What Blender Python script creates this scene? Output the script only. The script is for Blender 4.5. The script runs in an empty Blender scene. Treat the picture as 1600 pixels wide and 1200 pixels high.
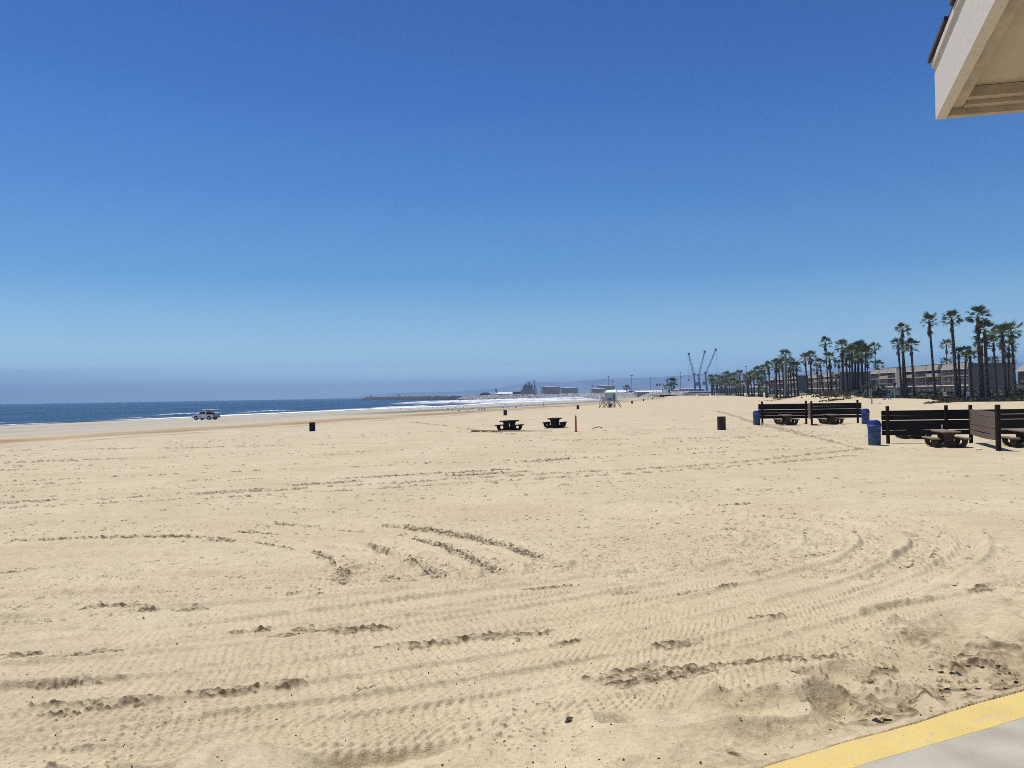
import bpy, bmesh, math, random
import numpy as np
from mathutils import Vector, Matrix

random.seed(7)
RAD = math.radians
scene = bpy.context.scene
col = scene.collection

# ------------------------------------------------------------------ camera, sky, sun, exposure
EYE = 1.65
FPX, CX, CY = 1200.0, 800.0, 600.0          # focal length and centre in the photograph's own pixels
PITCH, ROLL = math.atan(18 / 1200), 0.0163
FW = Vector((0, math.cos(PITCH), math.sin(PITCH)))
UP0 = Vector((0, -math.sin(PITCH), math.cos(PITCH)))
RT = math.cos(ROLL) * Vector((1, 0, 0)) - math.sin(ROLL) * UP0
UP = math.cos(ROLL) * UP0 + math.sin(ROLL) * Vector((1, 0, 0))
cam_data = bpy.data.cameras.new('camera')
cam_data.sensor_width = 36.0
cam_data.lens = 27.0
cam_data.clip_start = 0.05
cam_data.clip_end = 60000.0
cam = bpy.data.objects.new('camera', cam_data)
cam.matrix_world = Matrix(((RT.x, UP.x, -FW.x, 0), (RT.y, UP.y, -FW.y, 0), (RT.z, UP.z, -FW.z, EYE), (0, 0, 0, 1)))
col.objects.link(cam)
scene.camera = cam

SUN_EL, SUN_AZ = 70.0, -53.0                 # azimuth from the view axis (+Y), negative = to the left
SUN = Vector((math.sin(RAD(SUN_AZ)) * math.cos(RAD(SUN_EL)), math.cos(RAD(SUN_AZ)) * math.cos(RAD(SUN_EL)), math.sin(RAD(SUN_EL))))

world = bpy.data.worlds.new('World')
scene.world = world
world.use_nodes = True
wn, wl = world.node_tree.nodes, world.node_tree.links
wn.clear()
w_out = wn.new('ShaderNodeOutputWorld')
w_bg = wn.new('ShaderNodeBackground')
w_sky = wn.new('ShaderNodeTexSky')
w_sky.sky_type = 'NISHITA'
w_sky.sun_disc = False
w_sky.sun_elevation = RAD(SUN_EL)
w_sky.sun_rotation = RAD(SUN_AZ)
w_sky.altitude = 0
w_sky.air_density = 1.0
w_sky.dust_density = 0.6
w_sky.ozone_density = 2.0
w_geo = wn.new('ShaderNodeTexCoord')
w_sep = wn.new('ShaderNodeSeparateXYZ')
w_ramp = wn.new('ShaderNodeValToRGB')
w_mul = wn.new('ShaderNodeMixRGB')
w_mul.blend_type = 'MULTIPLY'
w_mul.inputs[0].default_value = 1.0
wl.new(w_geo.outputs['Generated'], w_sep.inputs[0])
wl.new(w_sep.outputs['Z'], w_ramp.inputs[0])
# tint of the clear sky by elevation (sine), the same all the way round
SKY_TINT = [(0.0, (1.981, 2.517, 2.932)), (0.004, (1.981, 2.517, 2.932)), (0.0083, (1.778, 2.256, 2.62)), (0.0127, (1.672, 2.105, 2.616)), (0.017, (1.701, 2.033, 2.711)), (0.0213, (1.945, 2.539, 3.094)), (0.0257, (2.27, 3.134, 3.776)), (0.03, (2.453, 3.316, 4.013)), (0.0343, (2.746, 3.661, 4.265)), (0.0387, (2.727, 3.583, 3.948)), (0.043, (2.405, 3.133, 3.428)), (0.0473, (1.964, 2.582, 2.841)), (0.0517, (1.713, 2.263, 2.445)), (0.056, (1.596, 2.024, 2.109)), (0.065, (1.336, 1.659, 1.699)), (0.075, (1.03, 1.346, 1.479)), (0.088, (0.84, 1.132, 1.277)), (0.1, (0.723, 1.0, 1.145)), (0.125, (0.498, 0.786, 0.977)), (0.15, (0.331, 0.644, 0.88)), (0.2, (0.281, 0.558, 0.821)), (0.25, (0.206, 0.474, 0.793)), (0.31, (0.174, 0.413, 0.753)), (0.36, (0.133, 0.349, 0.719)), (0.41, (0.126, 0.319, 0.665)), (0.45, (0.117, 0.291, 0.635)), (1.0, (0.179, 0.336, 0.629))]
el = w_ramp.color_ramp.elements
while len(el) < len(SKY_TINT):
    el.new(0.5)
for e, (p, c) in zip(el, SKY_TINT):
    e.position = p
    e.color = (*c, 1)
wl.new(w_sky.outputs[0], w_mul.inputs[1])
wl.new(w_ramp.outputs[0], w_mul.inputs[2])
wl.new(w_mul.outputs[0], w_bg.inputs[0])
w_bg.inputs[1].default_value = 0.14
wl.new(w_bg.outputs[0], w_out.inputs[0])

sun_data = bpy.data.lights.new('sun', 'SUN')
sun_data.energy = 5.0
sun_data.angle = RAD(0.53)
sun_data.color = (1.0, 0.955, 0.88)
sun = bpy.data.objects.new('sun', sun_data)
sun.rotation_euler = SUN.to_track_quat('Z', 'Y').to_euler()
sun.location = SUN * 50
col.objects.link(sun)

scene.view_settings.view_transform = 'Standard'
scene.view_settings.look = 'None'
scene.view_settings.exposure = 0.0
scene.view_settings.gamma = 1.0
scene.view_settings.use_curve_mapping = False
scene.cycles.max_bounces = 6
scene.cycles.volume_bounces = 0
scene.cycles.filter_width = 0.95
scene.cycles.use_denoising = False

# ------------------------------------------------------------------ materials
def mat(name, rgb, rough=0.8, var=0.0, scale=5.0, rgb2=None, bump=0.0, bscale=None, metal=0.0, spec=0.5, stretch=None, detail=4.0, lo=0.35, hi=0.65):
    """Principled material; rgb varied towards rgb2 (or by +-var) with object-space noise, optional noise bump."""
    m = bpy.data.materials.new(name)
    m.use_nodes = True
    n, l = m.node_tree.nodes, m.node_tree.links
    b = n['Principled BSDF']
    b.inputs['Roughness'].default_value = rough
    b.inputs['Metallic'].default_value = metal
    b.inputs['Specular IOR Level'].default_value = spec
    b.inputs['Base Color'].default_value = (*rgb, 1)
    if var or rgb2 or bump:
        tc = n.new('ShaderNodeTexCoord')
        src = tc.outputs['Object']
        if stretch:
            mp = n.new('ShaderNodeMapping')
            mp.inputs['Scale'].default_value = stretch
            l.new(src, mp.inputs[0])
            src = mp.outputs[0]
    if var or rgb2:
        nz = n.new('ShaderNodeTexNoise')
        nz.inputs['Scale'].default_value = scale
        nz.inputs['Detail'].default_value = detail
        l.new(src, nz.inputs['Vector'])
        rp = n.new('ShaderNodeValToRGB')
        a = rgb if rgb2 else tuple(max(0, c * (1 - var)) for c in rgb)
        z = rgb2 if rgb2 else tuple(min(1, c * (1 + var)) for c in rgb)
        rp.color_ramp.elements[0].position, rp.color_ramp.elements[1].position = lo, hi
        rp.color_ramp.elements[0].color, rp.color_ramp.elements[1].color = (*a, 1), (*z, 1)
        l.new(nz.outputs[0], rp.inputs[0])
        l.new(rp.outputs[0], b.inputs['Base Color'])
    if bump:
        nb = n.new('ShaderNodeTexNoise')
        nb.inputs['Scale'].default_value = bscale or scale
        nb.inputs['Detail'].default_value = 5
        l.new(src, nb.inputs['Vector'])
        bp = n.new('ShaderNodeBump')
        bp.inputs['Strength'].default_value = 1.0
        bp.inputs['Distance'].default_value = bump
        l.new(nb.outputs[0], bp.inputs['Height'])
        l.new(bp.outputs[0], b.inputs['Normal'])
    return m

# ------------------------------------------------------------------ mesh builder
class MB:
    def __init__(self):
        self.v, self.f = [], []
    def add(self, vs, fs, M=None):
        o = len(self.v)
        for p in vs:
            p = Vector(p)
            self.v.append(tuple(M @ p) if M is not None else tuple(p))
        self.f += [tuple(i + o for i in f) for f in fs]
        return self
    def box(self, c, s, M=None):
        x, y, z = c
        a, b, d = s[0] / 2, s[1] / 2, s[2] / 2
        vs = [(x + i * a, y + j * b, z + k * d) for k in (-1, 1) for j in (-1, 1) for i in (-1, 1)]
        return self.add(vs, [(0, 2, 3, 1), (4, 5, 7, 6), (0, 1, 5, 4), (2, 6, 7, 3), (0, 4, 6, 2), (1, 3, 7, 5)], M)
    def bbox(self, x0, x1, y0, y1, z0, z1, M=None):
        return self.box(((x0 + x1) / 2, (y0 + y1) / 2, (z0 + z1) / 2), (x1 - x0, y1 - y0, z1 - z0), M)
    def rbox(self, c, s, r, M=None):
        """box with bevelled vertical edges and a chamfered top and bottom rim"""
        hx, hy, hz = s[0] / 2, s[1] / 2, s[2] / 2
        rings = []
        for z, i in ((-hz, r * .5), (-hz + r * .5, 0), (hz - r * .5, 0), (hz, r * .5)):
            X, Y = hx - i, hy - i
            rings.append([(c[0] + px, c[1] + py, c[2] + z) for px, py in ((X - r, -Y), (X, -Y + r), (X, Y - r), (X - r, Y), (-X + r, Y), (-X, Y - r), (-X, -Y + r), (-X + r, -Y))])
        vs = [p for g in rings for p in g]
        fs = [tuple(range(7, -1, -1)), tuple(24 + i for i in range(8))]
        for k in range(3):
            for i in range(8):
                j = (i + 1) % 8
                fs.append((k * 8 + i, k * 8 + j, k * 8 + 8 + j, k * 8 + 8 + i))
        return self.add(vs, fs, M)
    def bar(self, p, q, r0, r1=None, n=6, M=None):
        p, q = Vector(p), Vector(q)
        r1 = r0 if r1 is None else r1
        d = (q - p).normalized()
        a = d.orthogonal().normalized()
        b = d.cross(a)
        vs = []
        for c, r in ((p, r0), (q, r1)):
            for i in range(n):
                t = 2 * math.pi * (i + .5) / n
                vs.append(c + a * (r * math.cos(t)) + b * (r * math.sin(t)))
        fs = [tuple(range(n - 1, -1, -1)), tuple(range(n, 2 * n))]
        fs += [(i, (i + 1) % n, n + (i + 1) % n, n + i) for i in range(n)]
        return self.add(vs, fs, M)
    def lathe(self, prof, n=20, c=(0, 0, 0), M=None, cap0=True, cap1=True):
        vs = []
        for r, z in prof:
            for i in range(n):
                t = 2 * math.pi * i / n
                vs.append((c[0] + r * math.cos(t), c[1] + r * math.sin(t), c[2] + z))
        fs = []
        for k in range(len(prof) - 1):
            for i in range(n):
                j = (i + 1) % n
                fs.append((k * n + i, k * n + j, (k + 1) * n + j, (k + 1) * n + i))
        if cap0:
            fs.append(tuple(range(n - 1, -1, -1)))
        if cap1:
            fs.append(tuple((len(prof) - 1) * n + i for i in range(n)))
        return self.add(vs, fs, M)
    def prism(self, pts, y0, y1, M=None, swap='xz'):
        """outline pts in the x-z plane extruded along y (swap='yz': outline in y-z, extruded along x; 'xy': along z)"""
        n = len(pts)
        def P(a, b, e):
            return (a, e, b) if swap == 'xz' else ((e, a, b) if swap == 'yz' else (a, b, e))
        vs = [P(a, b, y0) for a, b in pts] + [P(a, b, y1) for a, b in pts]
        fs = [tuple(range(n)), tuple(range(2 * n - 1, n - 1, -1))]
        fs += [(i, n + i, n + (i + 1) % n, (i + 1) % n) for i in range(n)]
        return self.add(vs, fs, M)
    def mesh(self, name, m, smooth=False):
        me = bpy.data.meshes.new(name)
        me.from_pydata(self.v, [], self.f)
        bm = bmesh.new()
        bm.from_mesh(me)
        bmesh.ops.recalc_face_normals(bm, faces=bm.faces)
        bm.to_mesh(me)
        bm.free()
        if smooth:
            for p in me.polygons:
                p.use_smooth = True
            try:
                me.set_sharp_from_angle(angle=RAD(40))
            except Exception:
                pass
        if m is not None:
            me.materials.append(m)
        me.update()
        return me
    def obj(self, name, m, parent=None, smooth=False, loc=(0, 0, 0), rot=(0, 0, 0)):
        return place(self.mesh(name, m, smooth), name, parent, loc, rot)

def place(me, name, parent=None, loc=(0, 0, 0), rot=(0, 0, 0)):
    o = bpy.data.objects.new(name, me)
    o.location, o.rotation_euler = loc, rot
    o.parent = parent
    col.objects.link(o)
    return o
def tag(o, label=None, cat=None, group=None, kind=None):
    for k, v in (('label', label), ('category', cat), ('group', group), ('kind', kind)):
        if v:
            o[k] = v
    return o
def thing(name, label, cat, loc=(0, 0, 0), rz=0.0, group=None):
    o = bpy.data.objects.new(name, None)
    o.empty_display_size = 0.3
    o.location, o.rotation_euler = loc, (0, 0, rz)
    col.objects.link(o)
    return tag(o, label, cat, group)
KIDS = {}
def copy_tree(o, parent=None):
    c = o.copy()
    col.objects.link(c)
    c.parent = parent
    for ch in [x for x in o.children]:
        copy_tree(ch, c)
    return c
def dup(root, loc, rz, label, group=None, scale=None):
    c = copy_tree(root)
    c.location, c.rotation_euler = loc, (0, 0, rz)
    c['label'] = label
    if group:
        c['group'] = group
    if scale:
        c.scale = (scale,) * 3
    return c

# ------------------------------------------------------------------ terrain (numpy)
def sstep(a, b, x):
    t = np.clip((x - a) / (b - a), 0, 1)
    return t * t * (3 - 2 * t)
def _hash(ix, iy, seed):
    h = (ix.astype(np.int64) * 374761393 + iy.astype(np.int64) * 668265263 + seed * 974634777) & 0xFFFFFFFF
    h = ((h ^ (h >> 13)) * 1274126177) & 0xFFFFFFFF
    h = h ^ (h >> 16)
    return (h & 0xFFFF) / 65535.0
def vn(x, y, lam, seed=0):
    x, y = x / lam, y / lam
    ix, iy = np.floor(x), np.floor(y)
    fx, fy = x - ix, y - iy
    fx = fx * fx * fx * (fx * (fx * 6 - 15) + 10)
    fy = fy * fy * fy * (fy * (fy * 6 - 15) + 10)
    a, b = _hash(ix, iy, seed), _hash(ix + 1, iy, seed)
    c, d = _hash(ix, iy + 1, seed), _hash(ix + 1, iy + 1, seed)
    return (a * (1 - fx) + b * fx) * (1 - fy) + (c * (1 - fx) + d * fx) * fy - 0.5
def fbm(x, y, lam, oct=3, seed=0):
    t, a = 0, 1.0
    for k in range(oct):
        t = t + a * vn(x + 17.3 * k, y - 9.1 * k, lam, seed + k)
        a, lam = a * .5, lam * .5
    return t
S_K = [-400, -200, -60, -30, 0, 12, 50, 80, 112, 128, 142, 200, 3000]
S_Z = [-14, -9, -5, -3.9, -3.0, -2.72, -2.2, -1.98, -1.62, -1.15, -0.92, -0.9, -0.9]
def shore_s(x, y):
    """signed distance (m) inland from the water's edge"""
    return 0.936 * (x + 109) - 0.351 * (y - 164) + 15 * sstep(372, 500, y)
CURB_A, CURB_D = (1.066, 3.391), (0.9028, 0.430)
def curb_c(x, y):
    """distance beyond the promenade's edge, positive on the sand"""
    return (x - CURB_A[0]) * -CURB_D[1] + (y - CURB_A[1]) * CURB_D[0]
def base_z(x, y):
    x, y = np.asarray(x, float), np.asarray(y, float)
    s = shore_s(x, y)
    z = np.interp(s, S_K, S_Z)
    z = z + 0.9 * sstep(200, 430, y) * sstep(60, 110, s)
    pool = sstep(56, 60, s) * (1 - sstep(70, 75, s)) * sstep(170, 215, y) * (1 - sstep(430, 470, y))
    z = z * (1 - pool) + (-2.36) * pool
    c = curb_c(x, y)
    z = z + 0.875 * (1 - sstep(-1, 16, c))
    z = np.where(c < -0.03, np.minimum(z, -0.035) - 0.25 * sstep(0.03, 0.3, -c), z)
    # the dunes along the palms
    inl = sstep(50, 68, x - 0.10 * np.clip(y - 150, 0, 400)) * sstep(60, 95, y)
    z = z + inl * (0.75 + 0.25 * fbm(x, y, 22, 2, 5))
    z = z + 1.55 * np.exp(-(((x - 65) / 9.0) ** 2 + ((y - 158) / 11.0) ** 2))
    z = z + 0.35 * np.exp(-(((x - 58) / 5.0) ** 2 + ((y - 101) / 12.0) ** 2))
    z = z + 0.45 * np.exp(-(((x - 63) / 6.0) ** 2 + ((y - 130) / 14.0) ** 2))
    return z
def bz(x, y):
    return float(base_z(x, y))
def ray(u, v):
    return (FW + RT * ((u - CX) / FPX) - UP * ((v - CY) / FPX))
def at_y(u, v, Y):
    d = ray(u, v)
    t = Y / d.y
    return Vector((d.x * t, Y, EYE + d.z * t))
def gp(u, v, z=None):
    """the point of the ground (or of the level z) seen at photo pixel u, v"""
    d = ray(u, v)
    zz = -0.9 if z is None else z
    for _ in range(30):
        t = (zz - EYE) / d.z if d.z < -1e-4 else 900.0
        t = min(max(t, 0.5), 900.0)
        if z is not None:
            break
        zz = 0.5 * zz + 0.5 * bz(d.x * t, d.y * t)
    return Vector((d.x * t, d.y * t, bz(d.x * t, d.y * t) if z is None else z))
def on_ground(u, Y, v=620):
    p = at_y(u, v, Y)
    return Vector((p.x, p.y, bz(p.x, p.y)))
# ------------------------------------------------------------------ sand: one sheet, finer near the camera
def curve(pts, n=10):
    """Catmull-Rom through pts"""
    P = [np.array(p, float) for p in pts]
    P = [2 * P[0] - P[1]] + P + [2 * P[-1] - P[-2]]
    out = []
    for i in range(1, len(P) - 2):
        for k in range(n):
            t = k / n
            a, b, c, d = P[i - 1], P[i], P[i + 1], P[i + 2]
            out.append(.5 * ((2 * b) + (c - a) * t + (2 * a - 5 * b + 4 * c - d) * t * t + (3 * b - a - 3 * c + d) * t ** 3))
    out.append(P[-2])
    return out
def ground_curve(pts, n=8):
    return np.array([tuple(gp(u, v))[:2] for u, v in curve(pts, n)])
def poly_dist(x, y, poly):
    x, y = x.astype(np.float32), y.astype(np.float32)
    """distance to, signed side of and arc length along a polyline"""
    best = np.full(x.shape, 1e9, np.float32)
    tt = np.zeros(x.shape, np.float32)
    sg = np.zeros(x.shape, np.float32)
    L = 0.0
    for i in range(len(poly) - 1):
        a, b = poly[i], poly[i + 1]
        d = b - a
        ln = math.hypot(*d) + 1e-9
        d = d / ln
        rx, ry = x - a[0], y - a[1]
        t = np.clip(rx * d[0] + ry * d[1], 0, ln)
        ex, ey = rx - t * d[0], ry - t * d[1]
        q = np.sqrt(ex * ex + ey * ey)
        m = q < best
        best = np.where(m, q, best)
        tt = np.where(m, L + t, tt)
        sg = np.where(m, np.sign(d[0] * ry - d[1] * rx), sg)
        L += ln
    return best, sg, tt, L

NR1, NR2, NT = 640, 150, 1180
r1 = 1 / np.linspace(1 / 2.6, 1 / 40, NR1)
r2 = np.geomspace(40, 950, NR2 + 1)[1:]
rr = np.concatenate([[0.3, 0.9, 1.6, 2.2], r1, r2])
th_in = np.linspace(RAD(-36.6), RAD(36.6), NT)
th_out = np.linspace(RAD(36.6), RAD(323.4), 60)[1:-1]
th = np.concatenate([th_in, th_out])
R, TH = np.meshgrid(rr, th, indexing='ij')
GX, GY = R * np.sin(TH), R * np.cos(TH)
GZ = base_z(GX, GY)
dr = R * R * (1 / 2.6 - 1 / 40) / NR1                       # row spacing
def fade(lam):
    return 1 - sstep(0.25, 0.6, dr / lam)
C = curb_c(GX, GY)
Sh = shore_s(GX, GY)
damp_shade = np.zeros(GX.shape)
rough = np.zeros(GX.shape)
H = np.zeros(GX.shape)
# broad undulation and ripples
H += 0.022 * fbm(GX, GY, 3.1, 2, 1) * fade(3) + 0.009 * fbm(GX, GY, 0.8, 2, 11) * fade(.6)
H += 0.0045 * fbm(GX, GY, 0.13, 3, 21) * fade(.1)
INV = np.abs(((TH + np.pi) % (2 * np.pi)) - np.pi) < RAD(36.7)
near = 1 - sstep(.9, 1.7, C - 1.15 * (1 - sstep(-1.6, 1.0, GX)) + .8 * vn(GX, GY, 1.5, 31))
H += near * (.55 + np.clip(vn(GX, GY, 1.1, 43) + .5, 0, 1)) * fade(.4) * (0.36 * (np.abs(vn(GX * .72, GY, 0.46, 41)) * -1.2 + .19) + .03 * vn(GX, GY, .28, 42))
# trampled footprints
rng = np.random.default_rng(5)
sl = (slice(0, NR1 + 4), slice(0, NT))
gx, gy, hh = GX[sl], GY[sl], H[sl]
def stamp(px, py, ang, a, b, depth, rim):
    r0, t0 = math.hypot(px, py), math.atan2(px, py)
    ext = 2.2 * max(a, b)
    i0, i1 = np.searchsorted(rr, [r0 - ext, r0 + ext])
    i1 = min(i1, NR1 + 4)
    j0, j1 = np.searchsorted(th_in, [t0 - ext / r0, t0 + ext / r0])
    if i1 - i0 < 3 or j1 - j0 < 3:
        return
    x, y = gx[i0:i1, j0:j1] - px, gy[i0:i1, j0:j1] - py
    ca, sa = math.cos(ang), math.sin(ang)
    u, v = (x * ca + y * sa) / a, (-x * sa + y * ca) / b
    q = np.sqrt(u * u + v * v) + 0.25 * vn(gx[i0:i1, j0:j1], gy[i0:i1, j0:j1], .12, int(px * 97) & 255)
    hh[i0:i1, j0:j1] += -depth * np.exp(-(q ** 2) * 1.6) + rim * np.exp(-((q - 1.45) / 0.45) ** 2) * (0.6 + 0.4 * np.clip(u, -1, 1))
for k in range(280):
    t = rng.uniform(-0.62, 0.62)
    cdist = abs(rng.normal(0, 1.3)) + rng.uniform(0, 1.2)
    s_ = rng.uniform(-9, 6.5)
    px = CURB_A[0] + CURB_D[0] * s_ - CURB_D[1] * cdist
    py = CURB_A[1] + CURB_D[1] * s_ + CURB_D[0] * cdist
    if py > 2.3 and abs(px) < py * .85:
        stamp(px, py, rng.uniform(0, 6.3), rng.uniform(.12, .21), rng.uniform(.07, .12), rng.uniform(.015, .04), rng.uniform(.006, .018))
for k in range(420):
    r = 1 / rng.uniform(1 / 24, 1 / 4.5)
    t = rng.uniform(-.66, .66)
    stamp(r * math.sin(t), r * math.cos(t), rng.uniform(0, 6.3), rng.uniform(.12, .2), rng.uniform(.07, .12), rng.uniform(.012, .035), rng.uniform(.004, .014))
# trails of feet across the open sand
for (a, b) in (((60, 905), (470, 870)), ((20, 860), (330, 905)), ((880, 990), (1330, 950)), ((1500, 940), (1180, 1030)), ((250, 990), (560, 1120)), ((930, 850), (1180, 800)), ((1560, 800), (1120, 760)), ((300, 740), (700, 700))):
    A, B = gp(*a), gp(*b)
    n = max(3, int((B - A).length / 0.68))
    nrm = Vector((-(B - A).y, (B - A).x, 0)).normalized()
    ang = math.atan2((B - A).y, (B - A).x)
    for k in range(n):
        p = A.lerp(B, k / n) + nrm * (0.11 if k % 2 else -0.11) + nrm * rng.normal(0, .04)
        stamp(p.x, p.y, ang + rng.normal(0, .2), .17, .09, .042, .016)
H[sl] = hh
# wheel tracks: nested turns of the beach vehicles, and straight runs
LOOPS = [
    [(-120, 1172), (300, 1122), (600, 1088), (900, 1040), (1200, 972), (1400, 916), (1492, 872), (1508, 845), (1455, 818), (1300, 800), (1000, 792), (600, 797), (-60, 818)],
    [(-120, 1135), (300, 1092), (600, 1058), (900, 1010), (1180, 950), (1360, 900), (1438, 862), (1442, 840), (1385, 817), (1240, 803), (960, 800), (560, 806)],
    [(-120, 1100), (300, 1062), (600, 1028), (900, 980), (1150, 928), (1320, 884), (1376, 856), (1372, 838), (1310, 820), (1190, 808), (900, 806)],
    [(-120, 1062), (400, 1012), (800, 960), (1090, 910), (1240, 872), (1282, 848), (1262, 830), (1160, 815), (900, 812)],
    [(-120, 1028), (400, 975), (800, 925), (1050, 886), (1160, 860), (1190, 842), (1165, 828), (1060, 817)],
    [(-120, 985), (300, 955), (600, 930), (800, 898), (862, 884), (850, 872), (790, 852), (680, 832), (560, 822), (300, 822), (-60, 838)],
    [(-120, 962), (300, 935), (600, 912), (740, 902), (780, 892), (745, 872), (690, 852), (620, 836), (470, 826), (250, 830)],
    [(-120, 944), (300, 922), (560, 908), (660, 902), (690, 892), (650, 870), (590, 850), (500, 836), (340, 832)],
    [(-60, 925), (250, 912), (480, 905), (570, 895), (600, 880), (560, 858), (480, 846), (330, 838), (-60, 848)],
    [(60, 905), (300, 902), (470, 896), (535, 884), (520, 868), (450, 852), (330, 846), (-60, 862)],
]
STRAIGHT = [
    [(-120, 1204), (250, 1172), (600, 1128), (900, 1076), (1200, 1012), (1500, 940), (1700, 890)],
    [(-60, 791), (400, 768), (800, 744), (1100, 727), (1350, 702)],
    [(-60, 798), (400, 775), (800, 751), (1100, 733), (1340, 712)],
    [(-60, 756), (500, 732), (1000, 712), (1300, 700)],
    [(1120, 643), (1180, 660), (1260, 680), (1345, 702)],
    [(-60, 872), (200, 866), (420, 880)],
    [(700, 765), (1100, 752), (1650, 742)],
    [(500, 786), (900, 772), (1300, 768), (1650, 790)],
    [(-60, 725), (600, 705), (1100, 690)],
    [(640, 660), (900, 690), (1050, 702)],
]
BW = .042
def wheel_track(pts, w, berm, dep, tread, sep=0.0, seed=0):
    poly = ground_curve(pts, 5)
    lo, hi = poly.min(0) - 1.5, poly.max(0) + 1.5
    m = (GX > lo[0]) & (GX < hi[0]) & (GY > lo[1]) & (GY < hi[1]) & (R < 42) & INV
    x, y = GX[m], GY[m]
    d, sg, t, L = poly_dist(x, y, poly)
    wob = 0.10 * vn(t, 0 * t + seed, .9, seed) + .12 * vn(t, 0 * t + seed, 3.1, seed + 9)
    sd = d * sg + wob
    h = np.zeros(d.shape)
    wt = np.zeros(d.shape)
    flat = np.zeros(d.shape)
    for o in ((-sep / 2, sep / 2) if sep else (0,)):
        q = np.abs(sd - o)
        amp = 0.45 + 1.1 * np.clip(vn(t, 0 * t + o, 2.3, seed + 3) + .5, 0, 1)
        bm_ = np.exp(-((q - w * .58) / (.019 + .0024 * R[m])) ** 2)
        lump = 0.9 + 0.5 * vn(x, y, .2, seed + 2) + .35 * vn(x, y, .06, seed + 4)
        h += berm * np.clip(.42 + .045 * R[m], 0, 1.05) * amp * bm_ * lump
        flat = np.maximum(flat, 1 - sstep(w * .40, w * .56, q))
        inner = 1 - sstep(w * .40, w * .52, q)
        ph = t / 0.066 + np.abs(sd - o) * 8.0 + 1.1 * vn(x, y, .45, seed + 6)
        blk = np.sin(2 * math.pi * ph) * np.cos(2 * math.pi * (sd - o) / (w * .30)) * (.15 + 1.5 * np.clip(vn(x, y, .6, seed + 7) + .45, 0, 1))
        h += tread * inner * np.clip(blk * 1.4, -1, 1)
        wt = np.maximum(wt, bm_ * amp)
    fine = np.maximum(fade(.5)[m], .6)
    H[m] = H[m] * (1 - .85 * flat) - dep * flat * fade(.5)[m] + h * fine
    return m, wt
# broad grooming bands with close tread, low relief, laid first
for k, off in enumerate(np.linspace(0, 1, 15)):
    v0 = 885 + off ** 1.15 * 285
    wheel_track([(-160, v0 + 14), (250, v0 - 8), (650, v0 - 38 - 8 * off), (1000, v0 - 70 - 22 * off), (1300, v0 - 108 - 60 * off)], .46, .013, .004, .0078, 0.0, 300 + k)
for k, v0 in enumerate((772, 781, 790, 799, 807, 815, 823, 832, 845)):
    wheel_track([(-160, v0 + 6 + (k * 5) % 4), (250, v0), (600, v0 - 7), (900, v0 - 12 + (k * 7) % 5), (1150, v0 - 16)], .30, .030, .004, .002, 0.0, 340 + k)
for k, pts in enumerate(LOOPS):
    wheel_track([(u, v + 0.012 * (v - 615) * (1.9 if k < 5 else 1.2)) for u, v in pts], 0.34, .026, .008, .0070, 0.0, 140 + k)
    wheel_track(pts, 0.42, .034, .010, .0075, 0.0, 100 + k)
for k, pts in enumerate(STRAIGHT):
    wheel_track(pts, 0.30, .05 if k in (1, 2) else .03, .008, .006, 0.0, 200 + k)

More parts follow.
